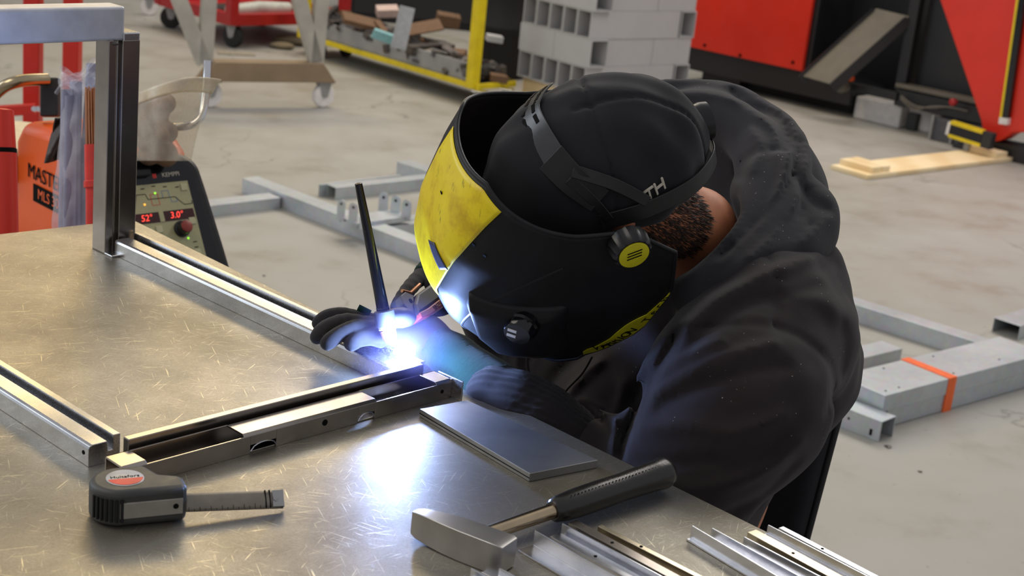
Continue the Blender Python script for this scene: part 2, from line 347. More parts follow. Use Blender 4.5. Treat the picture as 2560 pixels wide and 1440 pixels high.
# ------------------------------------------------------------------ implicit surfaces (smooth clothing, body, hands)
def surface_nets(fn, lo, hi, h):
    lo = np.array(lo, float); hi = np.array(hi, float); n = np.ceil((hi-lo)/h).astype(int)+1
    ax = [lo[i]+h*np.arange(n[i]) for i in range(3)]
    X, Y, Z = np.meshgrid(*[a.astype(np.float32) for a in ax], indexing='ij')
    Fv = fn(X, Y, Z).astype(np.float32); S = Fv < 0
    c = [(0, 0, 0), (1, 0, 0), (0, 1, 0), (1, 1, 0), (0, 0, 1), (1, 0, 1), (0, 1, 1), (1, 1, 1)]
    nx, ny, nz = S.shape
    def sl(A, o): return A[o[0]:nx-1+o[0], o[1]:ny-1+o[1], o[2]:nz-1+o[2]]
    cnt = sum(sl(S, o).astype(np.int8) for o in c); act = (cnt > 0) & (cnt < 8)
    idx = np.argwhere(act); ids = -np.ones(act.shape, int); ids[act] = np.arange(len(idx))
    cf = np.stack([Fv[idx[:, 0]+o[0], idx[:, 1]+o[1], idx[:, 2]+o[2]] for o in c], 1)
    pos = np.zeros((len(idx), 3)); num = np.zeros(len(idx))
    E = [(a, b) for a in range(8) for b in range(a+1, 8) if sum(abs(c[a][k]-c[b][k]) for k in range(3)) == 1]
    for a, b in E:
        fa, fb = cf[:, a], cf[:, b]; m = (fa < 0) != (fb < 0); t = np.where(m, fa/np.where(m, fa-fb, 1), 0)
        pa, pb = np.array(c[a], float), np.array(c[b], float)
        pos += np.where(m[:, None], pa+(pb-pa)*t[:, None], 0); num += m
    vs = (idx+pos/num[:, None])*h+lo
    quads = []
    for axis in range(3):
        o = [0, 0, 0]; o[axis] = 1; A = S[:nx-o[0], :ny-o[1], :nz-o[2]]; B = S[o[0]:, o[1]:, o[2]:]
        ed = np.argwhere(A != B); u, w = [(1, 2), (2, 0), (0, 1)][axis]
        ok = (ed[:, u] > 0) & (ed[:, w] > 0) & (ed[:, u] < S.shape[u]-1) & (ed[:, w] < S.shape[w]-1); ed = ed[ok]
        du = np.zeros(3, int); du[u] = 1; dw = np.zeros(3, int); dw[w] = 1
        g = lambda q: ids[q[:, 0], q[:, 1], q[:, 2]]
        q = np.stack([g(ed-du-dw), g(ed-dw), g(ed), g(ed-du)], 1); ins = A[ed[:, 0], ed[:, 1], ed[:, 2]]
        q[~ins] = q[~ins][:, ::-1]; quads.append(q)
    q = np.concatenate(quads); q = q[(q >= 0).all(1)]
    return vs, q
def d_cap(X, Y, Z, a, b, ra, rb):
    a = np.array(a, np.float32); b = np.array(b, np.float32); d = b-a; L = max(float(d@d), 1e-9)
    t = np.clip(((X-a[0])*d[0]+(Y-a[1])*d[1]+(Z-a[2])*d[2])/L, 0, 1)
    return np.sqrt((X-a[0]-t*d[0])**2+(Y-a[1]-t*d[1])**2+(Z-a[2]-t*d[2])**2)-(ra+(rb-ra)*t)
def d_ell(X, Y, Z, c, R, r):  # R rows: axes
    R = np.array(R, np.float32); q = [((X-c[0])*R[i][0]+(Y-c[1])*R[i][1]+(Z-c[2])*R[i][2])/r[i] for i in range(3)]
    k = np.sqrt(q[0]**2+q[1]**2+q[2]**2); return (k-1)*min(r)
def smin(a, b, k): 
    h = np.clip(.5+.5*(b-a)/k, 0, 1); return b+(a-b)*h-k*h*(1-h)
def sdf_fn(prims, folds=(), noise=None, cuts=()):
    def fn(X, Y, Z):
        D = None
        for p in prims:
            k = p[-1]
            d = d_ell(X, Y, Z, *p[1:-1]) if p[0] == 'e' else d_cap(X, Y, Z, *p[1:-1])
            D = d if D is None else smin(D, d, k)
        for pts, w, amp in folds:
            m = None
            for i in range(len(pts)-1):
                d = d_cap(X, Y, Z, pts[i], pts[i+1], 0, 0); m = d if m is None else np.minimum(m, d)
            D = D-amp*np.exp(-(m/w)**2)
        if noise: D = D-noise(X, Y, Z)
        for p in cuts:
            d = d_ell(X, Y, Z, *p[1:-1]) if p[0] == 'e' else d_cap(X, Y, Z, *p[1:-1])
            D = -smin(-D, d, p[-1])
        return D
    return fn
def sdf_mesh(prims, h, pad=.03, **kw):
    pts = []
    for p in prims:
        if p[0] == 'e': r = max(p[3]); pts += [np.array(p[1])-r, np.array(p[1])+r]
        else:
            r = max(p[3], p[4]); pts += [np.array(p[1])-r, np.array(p[1])+r, np.array(p[2])-r, np.array(p[2])+r]
    pts = np.array(pts); lo = pts.min(0)-pad; hi = pts.max(0)+pad
    sit = kw.pop('smooth_it', 0)
    if 'box' in kw: b = kw.pop('box'); lo = np.maximum(lo, b[0]); hi = np.minimum(hi, b[1])
    vs, q = surface_nets(sdf_fn(prims, **kw), lo, hi, h)
    for _ in range(sit):
        acc = np.zeros_like(vs); cn = np.zeros(len(vs))
        for a, b in ((0, 1), (1, 2), (2, 3), (3, 0)):
            for u, w in ((a, b), (b, a)):
                for k in range(3): acc[:, k] += np.bincount(q[:, u], weights=vs[q[:, w], k], minlength=len(vs))
                cn += np.bincount(q[:, u], minlength=len(vs))
        vs = vs*.4+.6*acc/np.maximum(cn, 1)[:, None]
    mb = MB(); mb.v = vs.tolist(); mb.f = [tuple(x) for x in q.tolist()]; mb.m = [0]*len(mb.f); return mb
def chain(pts, rs, k):
    return [('c', pts[i], pts[i+1], rs[i], rs[i+1], k) for i in range(len(pts)-1)]
# ------------------------------------------------------------------ setting
mb = MB(); mb.add([(-14, -4, 0), (16, -4, 0), (16, 17, 0), (-14, 17, 0)], [(0, 1, 2, 3)]); build('floor', mb, M['floor'], kind='structure')
mb = MB(); mb.box((1, 17.1, 3.5), (30, .2, 7)); build('wall_back', mb, M['wall'], kind='structure')

# ------------------------------------------------------------------ welding table
TZ = .88
YA = math.radians(-42); A = np.array([math.cos(YA), math.sin(YA), 0]); B = np.array([-math.sin(YA), math.cos(YA), 0]); Z = np.array([0, 0, 1.0])
def AB(a, b, z): return A*a+B*b+Z*z
tc = G(330, 548, TZ); e1 = np.array([.7085, -.7057, 0]); e2 = np.array([-.7657, -.6432, 0]); e2 = e2/np.linalg.norm(e2)
e2 = G(0, 585, TZ)-G(330, 548, TZ); e2 = e2/np.linalg.norm(e2)
tb = thing('welding_table', 'large scratched steel welding table under the frame and tools', 'table', (float(tc[0]+e1[0]*.9+e2[0]*.5), float(tc[1]+e1[1]*.9+e2[1]*.5), 0))
c4 = [tc, tc+e1*1.9, tc+e1*1.9+e2*1.0, tc+e2*1.0]
mb = MB(); mb.prism([(p[0], p[1]) for p in c4], .016, z0=TZ-.016); build('tabletop', mb, M['table'], tb, bevel=.0012)
mb = MB()
ins = [tc+e1*.08+e2*.08, tc+e1*1.82+e2*.08, tc+e1*1.82+e2*.92, tc+e1*.08+e2*.92]
for i in range(4):
    p, q = ins[i].copy(), ins[(i+1) % 4].copy(); p[2] = q[2] = TZ-.046; mb.beam(p, q, .04, .06)
build('apron', mb, M['machine_black'], tb)
for p in ins:
    mb = MB(); mb.beam((p[0], p[1], 0), (p[0], p[1], TZ-.076), .05, .05, up=e1); build('leg', mb, M['machine_black'], tb, bevel=.003)

# ------------------------------------------------------------------ welded steel frame on the table
fr = thing('steel_weldment', 'bright steel frame of profiled tube being welded on the table', 'frame', V3(AB(-1.13, .735, TZ)))
a_n, a_in = -1.084, -1.128         # near rail outer / inner
b_l, b_li = .702, .735             # left rail outer / inner
b_f, b_fo = 1.085, 1.122           # far rail
zt = TZ+.022
# cross-section helper: u from outer (0) to inner edge, w height
def rail_prof(w, box, h=.022, hs=.027, g=.012):
    c = .004
    return [(0, 0), (0, h-c), (c*.3, h-c*.3), (c, h), (box, h), (box+.001, g), (box+.006, g), (box+.006, hs), (w, hs), (w, 0)]
a_far = -1.729
a_l0 = a_far-.36
mb = MB(); mb.extr(rail_prof(.034, .020), AB(-1.142, b_l, TZ), AB(a_l0, b_l, TZ), B, Z)
build('left_rail', mb, M['steel'], fr, bevel=.0006)
mb = MB(); mb.extr(rail_prof(.037, .024, .022, .028), AB(-1.130, b_f, TZ), AB(a_far+.02, b_f, TZ), B, Z)
build('far_rail', mb, M['steel'], fr, bevel=.0006)
# near rail: hollow box with two lock recesses, open near end, bent strip on its inner side
def bseg(mb, b0, b1, a0, a1, z0, z1): 
    vs = [AB(a, b, z) for a in (a0, a1) for b in (b0, b1) for z in (z0, z1)]
    mb.add(vs, [(0, 1, 3, 2), (4, 6, 7, 5), (0, 4, 5, 1), (2, 3, 7, 6), (0, 2, 6, 4), (1, 5, 7, 3)])
t_ = .0018; bx = -1.114
mb = MB(); r1 = (.728, .838); r2 = (1.010, 1.098)
slots = [(.846, .878), (.985, 1.008)]
bb = b_l
for s0, s1 in slots+[(b_fo, b_fo)]:
    bseg(mb, bb, s0, a_n-t_, a_n, TZ, zt-.003)
    if s1 > s0: bseg(mb, s0, s1, a_n-t_, a_n, TZ+.009, zt-.003)
    bb = s1
bseg(mb, b_l, b_fo, bx, bx+t_, TZ, zt)
bseg(mb, b_l, b_fo, bx, a_n-t_, TZ, TZ+t_)
for q0, q1 in ((b_l, r1[0]), (r1[1], r2[0]), (r2[1], b_fo)):
    mb.extr([(0, -.003), (.003, 0), (-a_n*0+.030, 0), (.030, -t_), (.003, -t_-.0005), (t_, -.0035)], AB(a_n, q0, zt), AB(a_n, q1, zt), -A, Z)
bseg(mb, b_fo-.002, b_fo, bx, a_n, TZ, zt)
build('near_rail', mb, M['dsteel'], fr, bevel=.0004)
mb = MB(); bseg(mb, b_li-.005, b_fo-.012, a_in, a_in+.009, TZ, TZ+.030); bseg(mb, b_li, b_fo-.012, a_in+.009, bx, TZ, TZ+.012)
build('inner_strip', mb, M['dsteel'], fr, bevel=.0008)
for b_, (q0, q1) in zip((0, 1), slots):
    mb = MB(); n = 8; pts = [(q0+(q1-q0)*i/n, TZ+.003+.007*math.sin(math.pi*i/n)**.5) for i in range(n+1)]
    mb.tube([AB(a_n+.0006, p, z) for p, z in pts], .0008, 6)
    build('slot_edge', mb, M['steel'], fr, smooth=60)
mb = MB(); bseg(mb, r1[0]+.002, r1[1], a_n-.010, a_n-t_, TZ+.010, TZ+.0115); bseg(mb, r2[0]+.01, r2[1]-.02, a_n-.022, a_n-.006, TZ+.006, TZ+.009)
bseg(mb, r2[0]+.045, r2[0]+.055, a_n-.018, a_n-.011, TZ+.0091, TZ+.0093)
build('lock_plate', mb, M['dsteel'], fr)
for c, ax__, r_ in ((AB(a_n, .940, TZ+.0115), B, .0034), (AB(a_n, 1.107, TZ+.010), B, .0022), (AB(-1.151, b_l, TZ+.012), A, .0022)):
    mb = MB(); mb.lathe([(r_, -.001), (r_, .0004)], frame(c, ax__, Z), 16); build('drilled_hole', mb, M['ink'], fr)
mb = MB(); mb.box((0, 0, 0), (.0018, .040, .0235), frame(AB(a_n-.004, b_fo+.0006, TZ+.012), B, A)); build('end_cap', mb, M['steel'], fr, bevel=.0006)
# upright half: post, top bar
mb = MB(); pr_ = [(0, 0), (0, .040), (.004, .042), (.016, .042), (.016, .030), (.022, .030), (.022, .036), (.040, .036), (.040, 0)]
mb = MB()
p0 = AB(a_far, b_f-.010, TZ); p1 = AB(a_far, b_f-.010, TZ+.336)
mb.extr([(0, 0), (0, .012), (.012, .012), (.0125, .004), (.019, .004), (.0195, .014), (.046, .014), (.046, -.02), (0, -.02)], p0, AB(a_far, b_f-.010, TZ+.292), B, A)
build('upright_post', mb, M['dsteel'], fr, bevel=.0010)
mb = MB(); bseg(mb, b_f+.010, b_f+.036, a_far-.020, a_far+.014, TZ+.290, TZ+.302); build('post_end', mb, M['steel'], fr, bevel=.002)
mb = MB(); bseg(mb, .45, b_f+.014, a_far-.024, a_far+.012, TZ+.291, TZ+.336)
build('top_bar', mb, M['satin'], fr, bevel=.004, seg=3)
mb = MB(); mb.lathe([(.001, -.004), (.006, -.002), (.007, 0), (.004, .004), (.0005, .005)], frame(AB(a_far+.008, b_f-.002, TZ+.288), A, B), 10, wob=lambda t, z: 1+.2*math.sin(3*t)); build('weld_bead', mb, M['scrap'], fr, smooth=60)
mb = MB(); bseg(mb, b_f-.010, b_f+.036, a_far-.02, a_far+.03, TZ, TZ+.003); build('corner_foot', mb, M['steel'], fr, bevel=.001)

# ------------------------------------------------------------------ arc
W = AB(-1.141, 1.099, TZ+.0385)
mb = MB(); mb.lathe([(.0006, -.004), (.0085, -.0035), (.0125, -.0005), (.0105, .004), (.0060, .008), (.0022, .011), (.0005, .0125)], Matrix.Translation(V3(W+Z*.001)), 24)
o = build('welding_arc', mb, emis('arc_plasma', (.30, .46, 1.0), 1900), smooth=180); set_tags(o, 'blinding blue white welding arc at the far corner joint', 'welding arc')
fm = bpy.data.materials.new('bloom_halo_volume'); fm.use_nodes = True; nt = fm.node_tree; nt.nodes.clear()  # added scatter volume imitating lens bloom, violet halo tint in its colour
fo = nt.nodes.new('ShaderNodeOutputMaterial'); fv = nt.nodes.new('ShaderNodeVolumeScatter'); tcn = nt.nodes.new('ShaderNodeTexCoord'); fl_ = nt.nodes.new('ShaderNodeVectorMath'); fl_.operation = 'LENGTH'
mr = nt.nodes.new('ShaderNodeMapRange'); mr.inputs[1].default_value = 0.0; mr.inputs[2].default_value = .070; mr.inputs[3].default_value = 1.3; mr.inputs[4].default_value = 0.0
nt.links.new(tcn.outputs['Object'], fl_.inputs[0]); nt.links.new(fl_.outputs['Value'], mr.inputs[0]); nt.links.new(mr.outputs[0], fv.inputs['Density']); fv.inputs['Color'].default_value = (.5, .42, 1, 1); nt.links.new(fv.outputs[0], fo.inputs['Volume'])
mb = MB(); mb.lathe([(.075*math.sin(math.pi*max(.01, min(.99, i/16))), -.075*math.cos(math.pi*i/16)) for i in range(17)], None, 24)
fu = build('arc_bloom_halo', mb, fm, smooth=180); fu.location = V3(W); set_tags(fu, 'blue halo volume added round the arc to imitate lens bloom', 'halo', kind='stuff')

# ------------------------------------------------------------------ flat plate, hammer, tape, profiles
def surf_z(z): return TZ+z
pl = thing('steel_plate', 'flat grey steel plate lying between the frame corner and the hammer', 'metal plate', V3(G(1250, 1100, TZ)))
q = [G(1050, 1022, TZ+.009), G(1325, 1184, TZ+.009), G(1495, 1150, TZ+.009), G(1168, 1000, TZ+.009)]
mb = MB(); mb.prism([(p[0], p[1]) for p in q], .0088, z0=TZ+.0002); build('plate', mb, M['plate'], pl, bevel=.0005)
mb = MB(); mb.beam(q[0]-Z*.005+(q[0]-q[3])/np.linalg.norm(q[0]-q[3])*.0002, q[1]-Z*.005+(q[0]-q[3])/np.linalg.norm(q[0]-q[3])*.0002, .0005, .0007); build('edge_groove', mb, M['ink'], pl)

hm0, hm1 = G(1190, 1325, TZ+.017), G(1665, 1180, TZ+.020)
hx = (hm1-hm0); hL = float(np.linalg.norm(hx)); hx = hx/hL
hd = G(1278, 1398, TZ+.0)-G(1045, 1310, TZ+.0); hdir = hd-hx*np.dot(hd, hx)*.0; hdir[2] = 0; hdir = hdir/np.linalg.norm(hdir)
ham = thing('hammer', 'cross-peen hammer with steel shaft and perforated black grip', 'hammer', V3(G(1160, 1350, TZ)))
hxm = hx.copy()
# head: long axis hdir (peen at left, face at right), built as loft
MH = frame(G(1165, 1352, TZ+.0145), hdir, np.cross(Z, hdir))
mb = MB(); sec = [(-.056, .0105, .004, .006), (-.050, .0125, .0062, .004), (-.036, .0135, .009, .002), (-.018, .0140, .0118, .0), (0, .0142, .0132, 0), (.016, .0142, .0134, 0), (.030, .0142, .0136, 0), (.040, .0142, .0138, 0), (.0435, .0132, .0128, 0), (.0440, .0128, .0124, 0)]
vs = []; n = 4
for x, hy, hz, dz in sec:
    for sy, sz in ((-1, -1), (1, -1), (1, 1), (-1, 1)): vs.append((x, sy*hz, sz*hy+dz*0))
fs = [(i*4+k, i*4+(k+1) % 4, (i+1)*4+(k+1) % 4, (i+1)*4+k) for i in range(len(sec)-1) for k in range(4)] + [(3, 2, 1, 0), tuple(range(4*len(sec)-4, 4*len(sec)))]
mb.add(vs, fs, MH); build('hammer_head', mb, M['hammer'], ham, bevel=.0016, smooth=30, fixn=True)
hs = np.array(MH.translation)
hx = hm1-hs; hL = float(np.linalg.norm(hx)); hx = hx/hL
def hp(t): return hs+hx*t
mb = MB(); mb.tube([hp(.004), hp(.02), hp(.05), hp(.10), hp(hL*.42)], [.0066, .0068, .0070, .0072, .0076], 20); build('shaft', mb, m_steel('polished_shaft', srgb(190, 170, 140), .22, (8, 8, 200)), ham, smooth=50)
mb = MB(); g0 = hL*.40
mb.tube([hp(g0), hp(g0+.003), hp(g0+.012), hp(g0+.03), hp(g0+.06), hp(g0+.09), hp(hL-.02), hp(hL-.006), hp(hL), hp(hL+.003)], [.0088, .0112, .0128, .0140, .0142, .0136, .0148, .0160, .0150, .010], 24)
build('grip', mb, plain('grip_rubber', srgb(34, 32, 28), .26, bump=.15, bs=700), ham, smooth=50)
mb = MB()
for i in range(26):
    p = hp(g0+.018+i*.0046); sd = np.cross(hx, Z); sd /= np.linalg.norm(sd); r = .0139
    nn = Z*.92+sd*.38; nn /= np.linalg.norm(nn); mb.lathe([(.0006, 0), (.0006, .0007)], frame(p+nn*r, hx, np.cross(nn, hx)), 8)
build('grip_perforation', mb, M['ink'], ham)
mb = MB(); mb.lathe([(.0052, 0), (.0052, .0015), (.003, .002)], frame(hs+Z*.0, np.cross(Z, hx), np.cross(hx, np.cross(hx, Z))*-1), 12); 
# tape measure
tp = thing('tape_measure', 'dark grey tape measure with round sticker and short length of blade out', 'tape measure', V3(G(350, 1300, TZ)))
pL, pR = G(262, 1326, TZ), G(466, 1305, TZ); tx = pR-pL; tl = float(np.linalg.norm(tx)); tx = tx/tl; ty = np.cross(Z, tx)
MT = frame(pL, tx, ty)   # x along front side, y away from camera
s = tl/.078
def tpoly(k=0.0):
    pts = []
    for i in range(13):
        a = math.radians(255-i*15); pts.append((.020*s+(.030*s-k)*math.cos(a), .030*s+(.030*s-k)*math.sin(a)))
    pts += [(.048*s, .060*s-k), (.052*s, .050*s), (.058*s, .036*s), (.074*s, .030*s-k*.6), (.079*s-k, .024*s), (.079*s-k, .003*s+k), (.074*s, k)]
    return pts
mb = MB(); mb.prism(tpoly(.0), .034, MT, z0=.0005); build('case', mb, M['tape_grey'], tp, bevel=.006, seg=4, smooth=40)
mb = MB(); mb.prism([(.014*s, -.0008), (.074*s, -.0008), (.074*s, .002), (.014*s, .002)], .015, MT, z0=.009); build('side_band', mb, M['tape_silver'], tp, bevel=.0006)
mb = MB()
for i in range(7):
    a = math.radians(262-i*9.5); cx, cy = .020*s+.0303*s*math.cos(a), .030*s+.0303*s*math.sin(a); mb.lathe([(.0016, .006), (.0016, .027)], MT @ Matrix.Translation((cx, cy, 0)), 8)
build('grip_rib', mb, M['black_plastic'], tp, smooth=60)
mb = MB(); mb.lathe([(.0165, 0), (.0165, .0006), (.016, .001)], MT @ Matrix.Translation((.024*s, .031*s, .0342)), 32); stk = build('round_sticker', mb, M['sticker'], tp, smooth=40)
pts = [(.0155*math.cos(math.radians(a)), .0155*math.sin(math.radians(a))) for a in range(190, 351, 10)]
mb = MB(); mb.prism(pts, .0003, MT @ Matrix.Translation((.024*s, .031*s, .0353))); build('red_print', mb, M['sticker_red'], stk)
text('print', 'Hultafors', MT @ Matrix.Translation((.024*s, .0325*s, .0354)), .0068, M['ink'], stk, ex=.0001)
mb = MB(); mb.lathe([(.0024, 0), (.0024, .0006)], MT @ Matrix.Translation((.067*s, -.0009, .017)) @ Matrix.Rotation(math.radians(90), 4, 'X'), 10); build('screw', mb, M['ink'], tp)
mb = MB(); mb.prism([(.046*s, .050*s), (.052*s, .048*s), (.060*s, .040*s), (.062*s, .046*s), (.056*s, .056*s), (.048*s, .060*s)], .018, MT, z0=.008); build('lock_button', mb, M['tape_silver'], tp, bevel=.002)
# blade: from mouth to tip, width vertical-ish lying slanted
b0 = MT @ Vector((.077*s, .011*s, .014)); bt = V3(G(706, 1246, TZ+.010)); bd = (bt-b0); bL = bd.length; bd.normalize(); 
bw = Vector((0, 0, 1)); bs_ = bd.cross(bw).normalized()
bwid = (bw*.82 - bs_*.57).normalized(); bn = bd.cross(bwid).normalized()
mb = MB(); mb.grid(lambda u, v: tuple(b0+bd*(bL*u)+bwid*((v-.5)*.0165)+bn*(.0022*(1-(2*v-1)**2))-Vector((0, 0, .001*u))), 24, 6); bl = build('blade', mb, M['blade'], tp, smooth=180, solid=.0004)
mb = MB()
for i in range(int(bL/.005)):
    h_ = .006 if i % 2 == 0 else .0035; x = .004+i*.005
    if x > bL-.012: break
    c = b0+bd*x+bwid*(-.00825+h_/2)+bn*(.0022*(1-(2*(h_/2/.0165)-1)**2)+.0003); mb.beam(c-bwid*h_/2, c+bwid*h_/2, .0003, .0002, up=bn)
for i, k in enumerate((.012, .016)): c = b0+bd*(bL-k); mb.beam(c-bwid*.008+bn*.0012, c+bwid*.008+bn*.0012, .0008, .0025, up=bn)
build('blade_mark', mb, M['ink'], bl)
mb = MB(); mb.beam(bt-bd*.010+bn*.003, bt+bd*.0005+bn*.003, .015, .0006, up=bn); mb.beam(bt-bwid*.008, bt+bwid*.008, .0012, .006, up=bn); build('end_hook', mb, M['hammer'], tp, bevel=.0003)
mb = MB(); mb.lathe([(.0026, 0), (.0026, .001), (.0012, .0014)], frame(bt-bd*.007+bn*.0035, bd, bwid), 12); build('hook_rivet', mb, M['hammer'], tp)

# thin profiles on the near edge of the table
def profile(i, x0, y0, x1, y1, kind, w, h, mat, label, L=.62, lift=0.0):
    p0 = G(x0, y0, TZ+h+lift); p1 = G(x1, y1, TZ+h+lift); d = p1-p0; d[2] = 0; d = d/np.linalg.norm(d); s = np.cross(d, Z)   # s = towards camera-left
    p0 = p0.copy(); p0[2] = TZ+lift+.0003; p1 = p0+d*L; t = .0016; s = -s if np.dot(s, np.array([-1, -1, 0])) < 0 else s
    if kind == 'u': pr = [(0, 0), (w, 0), (w, h*.55), (w-t, h*.55), (w-t, t), (t, t), (t, h), (0, h)]
    elif kind == 'c': pr = [(0, h), (w, h), (w, 0), (w-t, 0), (w-t, h-t), (t, h-t), (t, 0), (0, 0)]
    elif kind == 'l': pr = [(0, 0), (w, 0), (w, t), (t, t), (t, h), (0, h)]
    elif kind == 'z': pr = [(0, 0), (w, 0), (w, t), (t, t), (t, h), (-w*.6, h), (-w*.6, h-t), (0, h-t)]
    T = thing('steel_profile', label, 'metal strip', V3(p0), group=None)
    mb = MB(); mb.extr(pr, p0, p1, s, Z); build('bar', mb, mat, T, bevel=.0003, fixn=True)
    mb = MB(); hp_ = p0+d*.03
    if kind in 'cz':
        for k in (.05, .26):
            c = p0+d*k+s*(w*.5 if kind == 'c' else -w*.3)+Z*(h+.0001); mb.lathe([(.0016, 0), (.0016, .0003)], frame(c, d, -s), 10)
        build('screw_hole', mb, M['ink'], T)
    return T
profile(0, 1180, 1420, 1240, 1452, 'u', .010, .010, M['alu'], 'short visible end of bright channel right below the hammer head')
profile(1, 1222, 1406, 1290, 1440, 'l', .009, .008, M['alu'], 'thin bright angle strip touching the hammer head corner')
profile(2, 1340, 1325, 1540, 1440, 'l', .020, .016, M['alu'], 'leftmost long angle strip, its wide blue-grey foot towards the tape measure')
profile(3, 1400, 1332, 1600, 1440, 'c', .013, .006, M['alu'], 'bright white box strip lying low between two upright channels')
profile(4, 1408, 1308, 1655, 1440, 'l', .007, .013, M['alu'], 'thin upright bright channel just under the hammer grip')
profile(5, 1442, 1300, 1700, 1440, 'c', .011, .010, M['dsteel'], 'dark brownish strip with small drilled holes beside the bright channels')
profile(6, 1505, 1312, 1755, 1440, 'c', .006, .009, M['alu_warm'], 'cream-tinted strip, last of the left cluster before the bare steel gap')
profile(7, 1732, 1314, 1945, 1440, 'l', .006, .014, M['alu'], 'pale blue strip standing on edge at the left of the right cluster')
profile(8, 1782, 1320, 2000, 1440, 'u', .016, .013, M['alu'], 'grey open channel second from the left in the right cluster')
profile(9, 1862, 1342, 2050, 1440, 'l', .008, .012, M['alu'], 'thin bright angle in the middle of the right cluster, its end set back')
profile(10, 1890, 1324, 2105, 1440, 'c', .012, .012, M['alu_warm'], 'brass-tinted flat topped strip with drilled holes near the table edge')
profile(11, 1922, 1312, 2170, 1440, 'l', .006, .010, M['alu'], 'bright rounded strip right along the table edge')
profile(12, 1958, 1316, 2195, 1440, 'c', .007, .006, M['alu'], 'outermost pale strip overhanging the table edge towards the floor')

# ------------------------------------------------------------------ torch
D0 = 1.705
def Q(x, y, d=D0): return P(x, y, d)
tor = thing('welding_torch', 'welding torch with long glossy black back cap and red handle above the arc', 'welding torch', V3(Q(960, 800)))
c0, c1 = Q(896, 458, 1.66), Q(957, 770, 1.70)
mb = MB(); mb.tube([c0, c0+(c1-c0)*.004, c0+(c1-c0)*.5, c1], [.0030, .0042, .0058, .0072], 24); build('back_cap', mb, M['gloss_black'], tor, smooth=50)
mb = MB(); mb.tube([c1-(c1-c0)*.01, c1+(c1-c0)*.05], [.0076, .0076], 24); build('cap_ring', mb, M['gloss_black'], tor, smooth=50, bevel=.0006)
h0, h1 = Q(959, 776, 1.70), Q(966, 815, 1.702)
mb = MB(); mb.tube([h0, h0+(h1-h0)*.06, h1-(h1-h0)*.06, h1], [.0105, .0118, .0118, .0112], 24); build('torch_head', mb, M['torch_grey'], tor, smooth=45)
k0, k1, k2 = Q(972, 795, 1.705), Q(1006, 794, 1.72), Q(1030, 792, 1.74)
mb = MB(); mb.tube([k0, Q(985, 795, 1.71), k1, Q(1020, 794, 1.73), k2], [.008, .0115, .0122, .0105, .006], 20); build('torch_neck', mb, M['torch_grey'], tor, smooth=50)
n0, n1 = Q(967, 811, 1.702), Q(969, 825, 1.702)
mb = MB(); mb.tube([n0, n1], [.0103, .0100], 24); build('gas_lens_ring', mb, M['white_pl'], tor, smooth=45, bevel=.0005)
n2, n3 = Q(977, 850, 1.702), Q(978, 858, 1.702)
mb = MB(); mb.tube([n1, n1+(n2-n1)*.7, n2, n3], [.0092, .0084, .0072, .0060], 24, cap=True); build('ceramic_nozzle', mb, M['ceramic'], tor, smooth=45)
mb = MB(); mb.tube([n3, V3(W+Z*.006)], [.0009, .0006], 8); build('tungsten_tip', mb, M['steel'], tor)
# handle going up-right behind the helmet
g0, g1 = Q(1034, 795, 1.765), Q(1210, 662, 2.02)
gx = (g1-g0)/np.linalg.norm(g1-g0); gy = np.cross(gx, -CF); gy /= np.linalg.norm(gy); gy = -gy if gy[2] < 0 else gy
mb = MB(); MG = frame(g0, gx, gy)
mb.prism([(0, -.006), (.02, -.010), (.16, -.012), (.16, -.001), (.03, -.001), (.004, .001)], .018, MG, z0=-.009); build('handle_grip', mb, M['torch_red'], tor, bevel=.002)
mb = MB(); mb.prism([(.0, .000), (.03, -.001), (.16, -.001), (.16, .020), (.035, .020), (.012, .012)], .020, MG, z0=-.011); build('handle_shell', mb, M['machine_black'], tor, bevel=.003)
mb = MB(); mb.prism([(-.004, .006), (.006, .002), (.016, .012), (.034, .021), (.022, .031), (.006, .030), (-.004, .020)], .012, MG, z0=-.008); lv = build('switch_plate', mb, M['torch_grey'], tor, bevel=.0015)
mb = MB(); mb.lathe([(.0030, 0), (.0030, .0008)], MG @ Matrix.Translation((.016, .018, .0041)), 12); build('plate_hole', mb, M['ink'], lv)
mb = MB(); mb.tube([MG @ Vector(p) for p in ((.020, .034, .002), (.034, .026, .002), (.070, .028, .002))], .0022, 8); build('copper_lever', mb, M['copper'], tor, smooth=60)
mb = MB(); mb.tube(spline([MG @ Vector(p) for p in ((.158, .004, 0), (.22, .0, -.02), (.27, -.08, -.03), (.28, -.25, -.05))]), .008, 12); build('torch_cable', mb, M['rubber'], tor, smooth=60)
text('handle_print', 'BINZEL', MG @ Matrix.Translation((.055, -.0065, .0092)), .009, M['ink'], tor, ex=.0001)
# ------------------------------------------------------------------ welding machine and trolley behind the table
Dm = 2.62
mq = P(322, 470, Dm)                       # front panel plane: top-left corner region
fx = np.array([math.cos(math.radians(45)), math.sin(math.radians(45)), 0]); fyb = np.array([-fx[1], fx[0], 0])   # fyb points backwards
wm = thing('welding_machine', 'orange and black welding power source with lit control panel behind the table', 'welding machine', (float(mq[0]), float(mq[1]), .60), rz=math.radians(45))
MW = WM[wm.name]
tl = math.radians(17)
